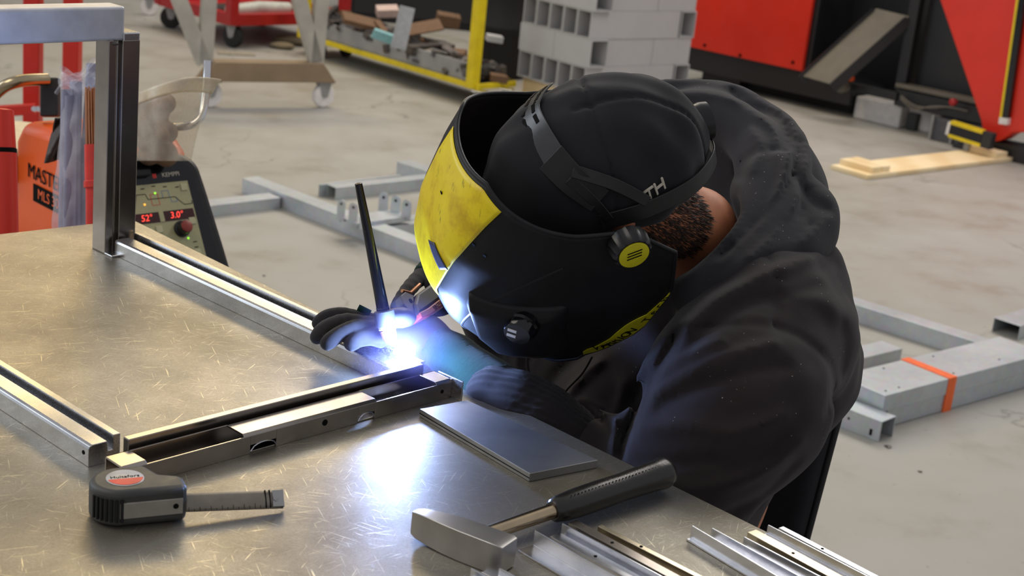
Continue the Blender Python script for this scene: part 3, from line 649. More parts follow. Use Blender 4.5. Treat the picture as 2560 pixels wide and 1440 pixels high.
# body profile in (y back, z up); extruded along x
x0m, x1m = -.015, .200; zt_ = float(P(440, 410, Dm)[2])-.60
H_ = zt_
def prof(k=0.0):
    return [(0.0+k, 0), (.012+k, .10), (.075+k, H_-.06), (.095+k, H_-.022), (.125+k, H_-.004), (.20+k, H_), (.42-k, H_-.01), (.45-k, H_-.05), (.45-k, 0)]
MX = MW @ Matrix(((0, 0, 1, 0), (1, 0, 0, 0), (0, 1, 0, 0), (0, 0, 0, 1)))
mb = MB(); mb.prism(prof(.035), x1m-x0m-.006, MX, z0=x0m+.003); build('orange_housing', mb, M['orange'], wm, bevel=.022, seg=4, smooth=35)
# panel plane
pa = Vector((0, .012, .10)); pb_ = Vector((0, .075, H_-.06)); pv = (pb_-pa).normalized()
MPn = MW @ frame((0, pb_.y, pb_.z), (1, 0, 0), pv); PN = MPn.to_3x3() @ Vector((0, 0, 1))
MPn = Matrix.Translation(PN*.0012) @ MPn     # origin x=0 at left, top of flat panel; y up
pw0, pw1, ph = .006, .160, -.155
arc_ = [(.150+.046*math.cos(math.radians(a)), .004+.044*math.sin(math.radians(a))) for a in range(0, 91, 10)]
mb = MB(); mb.prism([(x0m, -.27), (.212, -.27), (.206, -.14), (.199, -.03)]+arc_+[(.10, .053), (.04, .050), (x0m, .040)], .075, MPn, z0=-.0755); build('front_bezel', mb, M['black_plastic'], wm, bevel=.010, seg=4, smooth=35)
arc2 = [(.146+.032*math.cos(math.radians(a)), .000+.030*math.sin(math.radians(a))) for a in range(0, 91, 10)]
mb = MB(); mb.prism([(x0m+.012, -.24), (.190, -.24), (.178, -.03)]+arc2+[(.10, .036), (.04, .033), (x0m+.012, .026)], .0008, MPn, z0=-.0004); build('bezel_recess', mb, M['gloss_black'], wm)
mb = MB(); mb.prism([(pw0-.006, .016), (pw1+.003, .016), (pw1+.006, ph-.028), (pw0-.006, ph-.028)], .001, MPn); cp = build('panel_strip', mb, M['gloss_black'], wm)
mb = MB(); mb.prism([(pw0, -.008), (pw1, -.008), (pw1, ph), (pw0, ph)], .0012, MPn @ Matrix.Translation((0, 0, .0006))); cp = build('control_panel', mb, M['panel'], wm)
PW = pw1-pw0
def UV(u, v, z=.002): return MPn @ Matrix.Translation((pw0+PW*u, -.008+(ph+.008)*v, z))
def plate(name, u0, v0, u1, v1, mat, z=.0018, t=.0006, par=None):
    mb = MB(); hh = -(ph+.008); mb.prism([(pw0+PW*u0, -.008-hh*v0), (pw0+PW*u1, -.008-hh*v0), (pw0+PW*u1, -.008-hh*v1), (pw0+PW*u0, -.008-hh*v1)], t, MPn, z0=z); return build(name, mb, mat, par or wm)
dsp = plate('display_window', .16, .36, .98, .49, M['lcd'])
text('digits', '52°', UV(.34, .425, .0026), .017, M['led_red'], dsp, ex=.0001, shear=.15); text('digits', '3.0°', UV(.74, .425, .0026), .017, M['led_red'], dsp, ex=.0001, shear=.15)
plate('display_gap', .51, .36, .57, .49, M['panel'], z=.0025)
plate('dark_field', .38, .79, .70, .99, plain('grey_field', srgb(130, 126, 108), .3)); plate('small_window', .56, .79, .64, .90, M['lcd'], z=.0025)
plate('blue_print', .20, .70, .37, .735, plain('blue_print', srgb(96, 130, 170), .5))
kn = MB(); kn.lathe([(.0155, 0), (.0155, .004), (.0125, .006), (.0120, .020), (.011, .021)], UV(.76, .61), 28); k = build('rotary_knob', kn, M['black_plastic'], wm, smooth=40)
kn = MB(); kn.lathe([(.0112, .0205), (.0110, .0222), (.0100, .0228)], UV(.76, .61), 28); build('knob_cap', kn, M['torch_red'], k, smooth=40)
for i, (u, v, w_) in enumerate([(.22, .60, .05), (.35, .60, .05), (.47, .58, .05), (.93, .52, .055), (.93, .08, .07), (.05, .15, .05), (.05, .27, .05), (.67, .93, .06), (.90, .93, .07), (.06, .60, .04)]):
    mb = MB(); mb.prism([(-.0065, -.0065), (.0065, -.0065), (.0065, .0065), (-.0065, .0065)], .0014, UV(u, v)); build('push_button', mb, plain('button_foil', srgb(190, 186, 148), .22) if i == 0 else bpy.data.materials['button_foil'], wm, bevel=.001)
for u, v, m in ((-.01, -.09, 'led_green'), (.12, .16, 'led_green'), (.53, .12, 'led_green'), (.36, .25, 'led_amber'), (.82, .735, 'led_green')):
    mb = MB(); mb.lathe([(.0022, 0), (.0018, .0014), (.0006, .0018)], UV(u, v, .0016), 10); build('indicator_light', mb, M[m], wm)
mb = MB()
ln = [(.10, .34), (.10, .30), (.22, .30), (.28, .12), (.40, .12), (.42, .19), (.78, .19), (.88, .30), (.99, .30), (.99, .26)]
for i in range(len(ln)-1):
    a_, b_ = UV(*ln[i]).translation, UV(*ln[i+1]).translation; mb.beam(a_, b_, .0011, .0004, up=PN)
build('process_line', mb, M['ink'], wm)
mb = MB()
for bx_ in ((.46, .13, .56, .27),):
    c_ = [(bx_[0], bx_[1]), (bx_[2], bx_[1]), (bx_[2], bx_[3]), (bx_[0], bx_[3])]
    for i in range(4): mb.beam(UV(*c_[i]).translation, UV(*c_[(i+1) % 4]).translation, .0008, .0004, up=PN)
build('red_symbol', mb, M['sticker_red'], wm)
mb = MB()
for c_ in ([(.62, .19), (.62, .10), (.71, .10), (.71, .19)], [(.72, .19), (.72, .25), (.80, .25), (.80, .19)]):
    for i in range(3): mb.beam(UV(*c_[i]).translation, UV(*c_[i+1]).translation, .0008, .0004, up=PN)
build('blue_symbol', mb, bpy.data.materials['blue_print'], wm)
mb = MB()
for (u, v) in ((.25, .05), (.38, .05), (.53, .03), (.68, .05), (.84, .07), (.06, .42), (.06, .47), (.06, .52), (.40, .78), (.42, .83), (.90, .79), (.90, .86), (.96, .40), (.96, .45)):
    a_ = UV(u-.025, v).translation; b_ = UV(u+.025, v).translation; mb = MB(); mb.beam(a_, b_, .0016, .0004, up=PN); build('tiny_caption', mb, M['ink'], wm)
text('maker_name', 'KEMPPI', UV(.80, -.10, .0012), .0115, M['white_ink'], wm, ex=.0001); mb = MB(); mb.prism([(-.004, -.004), (.004, -.004), (.004, .004), (-.004, .004)], .0004, UV(.58, -.10, .001)); build('maker_mark', mb, M['sticker_red'], wm)
text('on_print', 'ON', UV(.11, -.09, .0012), .008, M['white_ink'], wm, ex=.0001); text('model_print', 'ACX', UV(.88, 1.09, .0012), .013, M['white_ink'], wm, ex=.0001)
mb = MB(); mb.box((.0, .0, .006), (.034, .012, .016), UV(.40, -.14, 0)); build('hinge_tab', mb, M['black_plastic'], wm, bevel=.002)
lt = frame(MW @ Vector((.052, .16, H_+.006)), V3(fx), MW.to_3x3() @ Vector((0, .95, .3)))
mb = MB(); mb.box((0, 0, 0), (.046, .034, .014), lt); lb = build('latch_base', mb, M['black_plastic'], wm, bevel=.004)
mb = MB(); mb.box((0, .001, .0085), (.034, .025, .005), lt); build('orange_pad', mb, M['orange'], lb, bevel=.002)
# side lettering on the left face
MS = MW @ Matrix(((0, 0, -1, x0m+.0015), (-1, 0, 0, 0), (0, 1, 0, 0), (0, 0, 0, 1)))   # local x runs forwards, y up, normal -x
MS = frame(MW @ Vector((x0m+.002, 0, 0)), MW.to_3x3() @ Vector((0, -1, 0)), (0, 0, 1))
def side_uv(px, py):
    o_ = np.array(MW @ Vector((x0m, 0, 0))); n_ = np.array(MW.to_3x3() @ Vector((-1, 0, 0))); d = ray(px, py); p = CC+d*np.dot(n_, o_-CC)/np.dot(n_, d)
    l = MS.inverted() @ V3(p); return l.x, l.y
sx_, sy_ = side_uv(112, 447)
text('side_name', 'MASTER', MS @ Matrix.Translation((sx_, sy_, .0012)), .040, M['ink'], wm, ex=.0003)
u0, v0 = side_uv(82, 458); u1, v1 = side_uv(150, 530)
mb = MB(); mb.prism([(u0, v0), (u0+.20, v0), (u0+.20, v0-.034), (u0, v0-.034)], .0006, MS, z0=.0008); sb = build('side_label', mb, M['ink'], wm)
text('label_print', 'MLS 3000', MS @ Matrix.Translation((u0+.075, v0-.017, .0016)), .028, M['orange'], wm, ex=.0002)

# trolley below it
tcen = MW @ Vector((.07, .25, 0))
tr = thing('machine_trolley', 'black steel trolley with bent pipe handles carrying the welding machine', 'trolley', (tcen.x, tcen.y, 0), rz=math.radians(45))
MTR = WM[tr.name]
mb = MB(); mb.box((0, 0, .585), (.30, .62, .028), MTR); build('tray', mb, M['machine_black'], tr, bevel=.004)
mb = MB(); mb.box((0, 0, .16), (.34, .62, .03), MTR); build('base_tray', mb, M['machine_black'], tr, bevel=.004)
for sx in (-.15, .15):
    for sy in (-.28, .28):
        mb = MB(); mb.box((sx, sy, .37), (.03, .03, .40), MTR); build('upright', mb, M['machine_black'], tr)
        mb = MB(); mb.lathe([(.03, -.014), (.072, -.014), (.072, .014), (.03, .014)], MTR @ Matrix.Translation((sx, sy, .0725)) @ Matrix.Rotation(math.pi/2, 4, 'Y'), 20); build('wheel', mb, M['rubber'], tr, smooth=40)
        mb = MB(); mb.box((sx, sy, .11), (.02, .03, .075), MTR); build('wheel_fork', mb, M['machine_black'], tr)
p = spline([P(-70, 420, 2.9), P(-50, 290, 2.85), P(0, 225, 2.8), P(50, 203, 2.8), P(118, 198, 2.84)], 8)
mb = MB(); mb.tube(p, .0115, 14); build('pipe_handle', mb, M['brass_pipe'], tr, smooth=60)
mb = MB(); a_ = P(126, 195, 2.86); mb.beam(a_, P(126, 292, 2.86), .022, .034, up=CR); build('handle_clamp', mb, M['machine_black'], tr, bevel=.003)
p = spline([P(519, 152, 2.78), P(517, 200, 2.78), P(510, 268, 2.77), P(497, 300, 2.76), P(465, 316, 2.76), P(400, 318, 2.78), P(345, 322, 2.8)], 6)
mb = MB(); mb.tube(p, .0075, 12); build('thin_pipe', mb, M['chrome'], tr, smooth=60)
mb = MB(); mb.beam(P(-30, 425, 2.9), P(62, 418, 2.95), .03, .055); build('black_rail', mb, M['machine_black'], tr, bevel=.004)

# clear curved visor and rag on the machine
vz = thing('clear_visor', 'scratched clear plastic visor standing on the orange machine', 'visor', V3(P(440, 395, 2.60)))
def vis(u, v):
    xt = 322+(553-322)*u; yt = 238-55*math.sin(min(1, u*1.15)*math.pi*.5)+12*u**3+4
    xb = 322+(478-322)*u; yb = 402
    k = v**.8; x = xt+(xb-xt)*(k+.10*math.sin(math.pi*k)*u); y = yt+(yb-yt)*v
    return P(x, y, 2.58+.06*(u-.5)**2*4*.5-.05*math.sin(math.pi*u)+.03*v)
mb = MB(); mb.grid(lambda u, v: vis(u, .17+v*.83), 28, 20); build('shield_sheet', mb, M['visor'], vz, smooth=180, solid=.0012)
mb = MB(); mb.grid(lambda u, v: vis(u, v*.17), 28, 5); build('rim_band', mb, M['visor_band'], vz, smooth=180, solid=.002)
rg = [('e', P(372, 300, 2.72), np.eye(3), (.035, .035, .04), .02)]
rn = random.Random(4)
for i in range(26):
    c = P(rn.uniform(335, 425), rn.uniform(245, 395), 2.72+rn.uniform(-.03, .03)); rg.append(('e', c, np.eye(3), (rn.uniform(.012, .022),)*3, .006))
mb = sdf_mesh(rg, .004); o = build('work_rag', mb, M['rag'], smooth=180, fixn=True); set_tags(o, 'crumpled brown rag behind the clear visor on the machine', 'rag')

# filler rod holders beside the machine
rt = thing('rod_tube', 'red plastic tube holding a bundle of copper welding rods', 'rod holder', V3(P(232, 640, 2.36)*np.array([1, 1, 1])))
q0, q1 = P(230, 362, 2.36), P(232, 700, 2.36)
mb = MB(); mb.tube([q0, P(231, 455, 2.36)], .0118, 20); build('tube_top', mb, M['tubered'], rt, smooth=50)
mb = MB(); mb.tube([P(231, 452, 2.36), P(231, 470, 2.36)], .0135, 20); build('tube_collar', mb, M['tubered'], rt, smooth=50, bevel=.001)
mb = MB(); mb.tube([P(231, 470, 2.36), q1], .0105, 20); build('tube_body', mb, M['tubered'], rt, smooth=50)
rn = random.Random(2)
for i in range(22):
    a_ = i*2.4; r_ = .0092*math.sqrt((i+.5)/22); off = CR*r_*math.cos(a_)+CF*r_*math.sin(a_); tilt = CR*rn.uniform(-.002, .002)
    mb = MB(); mb.tube([q0+off-Z*.02, P(228, 224, 2.36)+off*1.15+tilt+Z*rn.uniform(-.004, .004)], .0016, 8); build('copper_rod', mb, M['copper'], rt, smooth=60)
bg_ = thing('bagged_rods', 'grey rod tubes wrapped in a crumpled clear plastic bag', 'rod packet', V3(P(185, 640, 2.42)))
for x, xb, yt, dd in ((168, 160, 225, 2.44), (190, 186, 205, 2.45), (232, 200, 160, 2.46), (178, 172, 240, 2.42)):
    mb = MB(); mb.tube([P(x, yt, dd), P((x+xb)/2, 400, dd), P(xb, 640, dd)], .0098, 16); build('rod_tube', mb, M['rodgrey'], bg_, smooth=50)
def bagf(u, v):
    t = 2*math.pi*u; y = 190+(620-190)*v; cx = 198-24*v; w = 44+4*math.sin(v*7+t)+8*math.exp(-((v-.03)/.05)**2)-18*math.exp(-((v-.13)/.05)**2)
    w *= 1+.05*math.sin(t*3+v*9)*math.sin(v*17+t)
    return P(cx+w*math.cos(t)+1.5*math.sin(v*31+t*3), y+10*math.sin(t*3)*math.exp(-v*12), 2.44+.030*math.sin(t)+.002*math.sin(v*22+t*4))
mb = MB(); mb.grid(bagf, 48, 70); build('plastic_bag', mb, M['bag'], bg_, smooth=180)
def bag2(u, v): return P(146+96*u+10*math.sin(v*6), 166+70*v+14*math.sin(u*5+v*3)-10*math.sin(u*9), 2.40+.02*math.sin(u*11+v*7)+.012*math.sin(v*19))
mb = MB(); mb.grid(bag2, 20, 20); build('bag_mouth', mb, M['bag'], bg_, smooth=180)
lrt = thing('red_tube', 'plain bright red tube with a black band at the left picture edge', 'rod holder', V3(P(12, 660, 2.3)))
mb = MB(); mb.tube([P(-2, 274, 2.3), P(-2, 278, 2.3), P(4, 372, 2.3)], [.019, .0215, .0215], 24); build('tube_top', mb, M['red2'], lrt, smooth=50)
mb = MB(); mb.tube([P(4, 371, 2.3), P(4, 383, 2.3)], .0225, 24); build('black_band', mb, M['ink'], lrt, smooth=50)
mb = MB(); mb.tube([P(4, 383, 2.3), P(10, 700, 2.3)], .0228, 24); build('tube_body', mb, M['red2'], lrt, smooth=50)
def lea(u, v): return P(112+52*u*(1-.3*v)+30*(1-v)*.9, 296+112*v-10*u, 2.52+.02*math.sin(u*6+v*4)-.02*math.cos(v*9)*(v > .8))
mb = MB(); mb.grid(lea, 10, 14); o = build('leather_cuff', mb, M['leather'], smooth=180, solid=.003); set_tags(o, 'dark brown leather flap draped over the orange housing', 'leather flap')

# red rack, boards behind the left edge
rr = thing('red_rack', 'red painted steel rack standing behind the welding machine', 'rack', V3(G(110, 560)))
for x0_, x1_ in ((64, 108), (165, 206)):
    d_ = 4.6; a_ = P((x0_+x1_)/2, 330 if x0_ < 100 else 520, d_); b_ = P((x0_+x1_)/2-2, -60, d_); a_[2] = 0; a_[:2] = b_[:2]
    mb = MB(); mb.beam(a_, b_, (x1_-x0_)/F_PX*d_, .05, up=CR); build('post', mb, M['red'], rr, bevel=.004)
mb = MB(); mb.beam(P(-120, 285, 4.6), P(88, 272, 4.6), .03, .032); build('crossbar', mb, M['red'], rr, bevel=.003)
mb = MB(); a_ = P(87, 273, 4.56); mb.lathe([(.008, 0), (.008, .01)], frame(a_, CR, CU), 8); a_ = P(97, 273, 4.56); mb.lathe([(.008, 0), (.008, .01)], frame(a_, CR, CU), 8); build('bolt', mb, M['chrome'], rr)
pb = thing('pale_box', 'cream board box partly hidden behind the red tube', 'box', (*[float(k) for k in P(20, 450, 3.6)[:2]], 0))
mb = MB(); c_ = P(0, 450, 3.7); mb.box((0, 0, 0), (.45, .3, .02), Matrix.Translation((c_[0], c_[1], float(P(60, 340, 3.7)[2])))); zz = float(P(60, 340, 3.7)[2]); mb.box((0, 0, 0), (.43, .28, zz-.01), Matrix.Translation((c_[0], c_[1], zz/2-.01))); build('carton', mb, plain('cream_board', srgb(214, 196, 160), .7), pb, bevel=.003)

# ------------------------------------------------------------------ background: trestle, red cart, yellow cart
def caster(T, g, r, wmat, yaw, top, fork=None, wd=.034):
    Mx = Matrix.Translation((float(g[0]), float(g[1]), r)) @ Matrix.Rotation(yaw, 4, 'Z') @ Matrix.Rotation(math.pi/2, 4, 'X')
    mb = MB(); mb.lathe([(r*.3, -wd/2), (r*.92, -wd/2), (r, -wd*.3), (r, wd*.3), (r*.92, wd/2), (r*.3, wd/2)], Mx, 24); w = build('caster_wheel', mb, wmat, T, smooth=40)
    mb = MB(); mb.lathe([(r*.16, -wd*.75), (r*.16, wd*.75)], Mx, 12); build('axle', mb, M['grey_paint'], w)
    Mz = Matrix.Translation((float(g[0]), float(g[1]), 0)) @ Matrix.Rotation(yaw, 4, 'Z'); mb = MB()
    for s_ in (-1, 1): mb.prism([(-r*.25, r*.9), (r*.25, r*.9), (r*.55, top-.008), (-r*.55, top-.008)], .004, Mz @ Matrix(((1, 0, 0, 0), (0, 0, 1, s_*wd*.62-.002), (0, 1, 0, 0), (0, 0, 0, 1))))
    mb.box((0, 0, top-.005), (r*1.5, wd*1.9, .008), Mz); build('caster_fork', mb, fork or M['grey_paint'], T, bevel=.001, fixn=True)
def up_z(g, y):   # height above ground point g that shows on pixel row y
    x = None; lo_, hi_ = 0.0, 4.0
    for _ in range(40):
        m_ = (lo_+hi_)/2; v = np.array([g[0], g[1], m_])-CC; yy = 720-F_PX*np.dot(v, CU)/np.dot(v, CF)
        if yy > y: lo_ = m_
        else: hi_ = m_
    return lo_
gA, gB = G(524, 268), G(806, 268)
ts = thing('steel_trestle', 'pale grey A-frame trestle on white castors behind the visor', 'trestle', V3((gA+gB)/2))
zb0 = up_z(gB, 203); zb1 = up_z(gB, 156); dx = (gB-gA)/np.linalg.norm(gB-gA); yw = math.atan2(dx[1], dx[0])
for g_ in (gA, gB): caster(ts, g_, zb0*.46, M['white_pl'], yw+.2, zb0, wd=.032)
zb1 = zb0+.098
mb = MB(); e0 = gA-dx*.07; eL = float(np.linalg.norm(gB-gA))+.12
mb.prism([(0, 0), (eL, 0), (eL-.075, .098), (.075, .098)], .09, frame((e0[0], e0[1], zb0), dx, Z), z0=-.045); build('base_beam', mb, M['beam_brown'], ts, bevel=.004)
def xat(g, x, y):  # point in trestle plane at pixel
    return VP(x, y, gA, math.degrees(yw))
for (xa, xb_, ytop) in (((448, 0), (508, 152), 0), ((522, 0), (512, 152), 0), ((748, 0), (788, 152), 0), ((803, 0), (790, 152), 0)):
    a_, b_ = xat(0, *xa), xat(0, *xb_); d_ = (a_-b_); a_ = b_+d_*1.25; b_ = b_-d_/np.linalg.norm(d_)*.01
    mb = MB(); mb.beam(b_, a_, .045, .072, up=dx); build('leg', mb, M['trestle'], ts, bevel=.004)
tzt = float(a_[2]); mb = MB(); c0_, c1_ = xat(0, 430, 0), xat(0, 830, 0); c0_ = np.array([c0_[0], c0_[1], tzt+.03]); c1_ = np.array([c1_[0], c1_[1], tzt+.03]); mb.beam(c0_, c1_, .08, .07); build('top_beam', mb, M['trestle'], ts, bevel=.004)

gr = G(582, 118); gl = G(433, 72); rc = thing('red_cart', 'low red steel cart on black castors carrying sheet offcuts', 'cart', V3(gr))
dl = (gl-gr)/np.linalg.norm(gl-gr); zc = up_z(gr, 58); rgt = G(905, 62)-gr; rgt[2] = 0; rgt = rgt-dl*np.dot(rgt, dl); rgt = rgt/np.linalg.norm(rgt); CL = float(np.linalg.norm(gl-gr))+.08; CWd = .80
c_ = [gr-dl*.05-rgt*.05, gr+dl*CL-rgt*.05, gr+dl*CL+rgt*CWd, gr-dl*.05+rgt*CWd]
for i in range(4):
    a_, b_ = c_[i].copy(), c_[(i+1) % 4].copy(); a_[2] = b_[2] = zc+.03; mb = MB(); mb.beam(a_, b_, .05, .07); build('side_rail', mb, M['dred'], rc, bevel=.003)
    mb = MB(); mb.beam((a_[0], a_[1], zc), (a_[0], a_[1], zc+.55), .06, .06, up=dl); build('corner_post', mb, M['dred'], rc, bevel=.003)
mb = MB(); mb.prism([(p[0], p[1]) for p in c_], .01, z0=zc+.02); build('deck', mb, M['dred'], rc)
for g_, f_ in ((gr, .3), (gr+dl*(CL-.05), 1.0), (gr+rgt*(CWd-.1), .4), (gr+rgt*(CWd-.1)+dl*(CL-.05), .2)): caster(rc, g_, zc*.47, M['rubber'], math.atan2(dl[1], dl[0])+f_, zc, wd=.045)
def onc(cu, cvv, z): return gr+dl*cu+rgt*cvv+Z*z
for i, (u, v, w, h, r, m, lab, cat) in enumerate([(.12, .30, .40, .16, .5, 'visor_band', 'rolled clear film lying on the near end of the red cart', 'film roll'), (.30, .75, .45, .25, .2, 'brown_sheet', 'brown card sheet lying in the middle of the red cart', 'sheet'), (.38, .20, .5, .2, .9, 'scrap', 'dark steel sheet lying flat at the back of the red cart', 'sheet')]):
    p = onc(u, v, zc+.032+i*.003); 
    if i == 0:
        a_ = onc(.10, .02, zc+.06); b_ = onc(.14, .50, zc+.065); mb = MB(); mb.tube([a_, (a_+b_)/2+Z*.01, b_], [.035, .042, .036], 16); o = build('film_roll', mb, plain('pale_film', srgb(196, 200, 190), .3), smooth=60)
    else: mb = MB(); mb.box((0, 0, 0), (w, h, .004), Matrix.Translation(V3(p+Z*.004)) @ Matrix.Rotation(r, 4, 'Z')); o = build('steel_sheet' if i == 2 else 'card_sheet', mb, M[m])
    set_tags(o, lab, cat)
# far grey castor
g_ = G(372, 38); fc = thing('castor_stool', 'pale castor on a grey leg at the top left edge', 'castor', V3(g_)); caster(fc, g_, .055, M['white_pl'], .4, .125, wd=.03)
mb = MB(); mb.beam((g_[0], g_[1], .12), (g_[0], g_[1], .5), .04, .04, up=CR); build('leg', mb, M['grey_paint'], fc)

gy = G(1196, 270); yc = thing('yellow_cart', 'yellow framed scrap cart with grey side panel beside the tube stack', 'cart', V3(gy))
zd = up_z(gy, 226); pc = G(1186, 222, zd); pl_ = G(820, 112, zd); prr = G(1290, 214, zd)
d1 = (pl_-pc)/np.linalg.norm(pl_-pc); d2 = (prr-pc)/np.linalg.norm(prr-pc); YL, YW = float(np.linalg.norm(G(757, 92, zd)-pc)), .31
c_ = [pc, pc+d1*YL, pc+d1*YL+d2*YW, pc+d2*YW]
for i in range(4):
    a_, b_ = c_[i], c_[(i+1) % 4]; mb = MB(); mb.beam(a_+Z*.012, b_+Z*.012, .03, .03); build('deck_rail', mb, M['yellow_paint'], yc, bevel=.003)
for i in (0, 1):
    a_ = c_[i]+(d1*.02 if i in (0, 3) else -d1*.02); mb = MB(); mb.beam(a_, a_+Z*1.0, .048, .062, up=d2); build('corner_post', mb, M['yellow_paint'], yc, bevel=.003)
mb = MB(); mb.beam(c_[0]+Z*.075+d2*.012+d1*.03, c_[1]+Z*.075+d2*.012, .012, .10); build('side_panel', mb, M['grey_paint'], yc)
mb = MB(); mb.prism([(p[0], p[1]) for p in c_], .008, z0=float(pc[2])+.02); build('deck', mb, M['machine_black'], yc)
mb = MB(); mb.beam(c_[0]+Z*.98, c_[1]+Z*.98, .04, .04); build('top_rail', mb, M['yellow_paint'], yc, bevel=.003)
for g_, f_ in ((gy, 1.2), (gy+d1*(YL-.15), .4), (gy+d2*(YW-.1), 1.4), (gy+d1*(YL-.15)+d2*(YW-.1), .9)):
    caster(yc, g_, zd*.46, M['rubber'], f_, zd, fork=M['chrome'], wd=.036)
# scrap on the yellow cart
zs = float(pc[2])+.030
def yo(u, v, z=0): return pc*np.array([1, 1, 0])+d1*u+d2*v+Z*(zs+z)
rn = random.Random(11); mb = MB()
for i in range(300):
    u, v = rn.uniform(.06, YL-.1), rn.uniform(.06, YW-.05); w, l, h = rn.uniform(.02, .08), rn.uniform(.04, .22), rn.uniform(.008, .05)
    z = rn.uniform(.0, .05)+.10*(u/YL)*rn.random(); mb.box((0, 0, 0), (l, w, h), Matrix.Translation(V3(yo(u, v, z+h/2))) @ Matrix.Rotation(rn.uniform(0, 3.1), 4, 'Z') @ Matrix.Rotation(rn.uniform(-.35, .35), 4, 'X') @ Matrix.Rotation(rn.uniform(-.25, .25), 4, 'Y'), mi=rn.choice((0, 0, 0, 1, 1, 2)))
o = build('scrap_heap', mb, [M['scrap'], M['tube_in'], M['brown_sheet']], bevel=0); set_tags(o, 'heap of small dark metal offcuts on the yellow cart deck', 'scrap', kind='stuff')
def scrapbox(name, px, py, d, size, rot, mat, lab, cat, Tt=None):
    c = P(px, py, d); mb = MB(); mb.box((0, 0, 0), size, Matrix.Translation(V3(c)) @ Matrix.Rotation(rot[2], 4, 'Z') @ Matrix.Rotation(rot[0], 4, 'X') @ Matrix.Rotation(rot[1], 4, 'Y')); o = build(name, mb, mat, bevel=.002); set_tags(o, lab, cat); return o
scrapbox('sheet_offcut', 1007, 70, 8.3, (.085, .02, .235), (-.15, .16, .2), M['grey_sheet'], 'upright pale grey channel offcut on the yellow cart', 'offcut')
scrapbox('sheet_offcut', 962, 92, 8.4, (.14, .02, .06), (.5, .3, .1), M['blue_paint'], 'pale blue offcut leaning behind the upright grey one', 'offcut')
scrapbox('sheet_offcut', 905, 55, 8.8, (.24, .12, .03), (.3, .2, .3), M['brown_sheet'], 'brown wedge-shaped offcut at the far left of the scrap heap', 'offcut')
scrapbox('sheet_offcut', 968, 28, 9.0, (.13, .08, .05), (.3, -.1, .3), plain('pinkish_board', srgb(200, 176, 166), .8), 'pinkish board offcut on top of the scrap heap', 'offcut')
scrapbox('sheet_offcut', 1050, 70, 8.6, (.26, .10, .01), (.5, -.25, .5), M['brown_sheet'], 'thin brown card sheet leaning right of the upright grey offcut', 'offcut')
scrapbox('sheet_offcut', 1120, 50, 9.0, (.14, .08, .07), (.2, .1, .2), M['brown_sheet'], 'small brown box-like offcut high on the scrap heap', 'offcut')
scrapbox('steel_block', 1236, 96, 8.3, (.09, .06, .035), (.1, .1, .3), M['tubegrey'], 'pale grey rolled offcut right of the yellow corner post', 'offcut')
scrapbox('steel_block', 1228, 172, 8.25, (.07, .03, .012), (.3, .1, .3), plain('bright_white', srgb(240, 244, 250), .3), 'small bright white offcut beside the yellow post', 'offcut')
scrapbox('steel_block', 1245, 195, 8.2, (.10, .06, .04), (.1, .1, .3), M['brown_sheet'], 'brownish small carton low beside the yellow post', 'offcut')
mb = MB()
o = thing('black_drum', 'tall black drum behind the yellow cart post', 'drum', (float(P(1262, 60, 9.1)[0]), float(P(1262, 60, 9.1)[1]), 0)); cdr = WM[o.name]
mb.lathe([(.15, .0), (.165, .01), (.165, .28), (.172, .29), (.172, .31), (.165, .32), (.165, .60), (.172, .61), (.172, .63), (.165, .64), (.165, .90), (.15, .91)], cdr, 28); build('drum_shell', mb, M['rubber'], o, smooth=40)
mb = MB(); mb.box((.4, 9.75+.35, .45), (3.2, .3, .9)); 
g_ = np.array([-.9, 10.4, 0]); o = thing('black_cabinet', 'long black cabinet behind the drum and scrap cart', 'cabinet', V3(g_))
mb = MB(); mb.box((-.3, 11.2, .6), (2.2, .5, 1.2)); build('cabinet_body', mb, M['machine_dark'], o, bevel=.01)
mb = MB(); mb.box((-.85, 10.945, .6), (1.0, .02, 1.1)); mb.box((.25, 10.945, .6), (1.0, .02, 1.1)); build('cabinet_door', mb, M['machine_black'], o, bevel=.004)
# dusty lump under trestle
lump = [('e', np.array(G(732, 112))+Z*.03, np.eye(3), (.13, .06, .03), .02), ('e', np.array(G(705, 122))+Z*.02, np.eye(3), (.08, .05, .022), .02), ('e', np.array(G(760, 110))+Z*.02, np.eye(3), (.08, .05, .03), .02)]
o = build('cloth_bundle', sdf_mesh(lump, .008), plain('dusty_cloth', srgb(120, 108, 86), .9, vs=20), smooth=180, fixn=True); set_tags(o, 'dusty brown cloth bundle on the floor behind the trestle', 'cloth')
mb = MB(); mb.box((0, 0, .004), (.22, .10, .005), Matrix.Translation(V3(G(590, 135))) @ Matrix.Rotation(.3, 4, 'Z')); o = build('paper_scrap', mb, plain('dusty_paper', srgb(150, 142, 126), .8)); set_tags(o, 'dusty flat paper scrap on the floor below the red cart', 'paper')

# ------------------------------------------------------------------ stack of grey tubes
sc_ = G(1450, 300); sc_[2] = 0
def solve_yaw(g, p1, p2):
    best = None
    for th in np.arange(-80, 80, .25):
        a_, b_ = VP(*p1, g, th), VP(*p2, g, th)
        if a_[1] < 0 or b_[1] < 0: continue
        e_ = abs(a_[2]-b_[2])
        if best is None or e_ < best[0]: best = (e_, th)
    return best[1]
yl = math.radians(solve_yaw(sc_, (1299, 122), (1452, 164.5))); yr = math.radians(solve_yaw(sc_, (1452, 166.5), (1719, 162)))
yr = yl+math.pi/2 if abs(yl+math.pi/2-yr) < .25 else yr
eL_ = -np.array([math.cos(yl), math.sin(yl), 0]); eR_ = np.array([math.cos(yr), math.sin(yr), 0])
z1_ = float(VP(1452, 165, sc_, math.degrees(yl))[2]); z2_ = float(VP(1476, 99.5, sc_, math.degrees(yl))[2]); lh = z2_-z1_
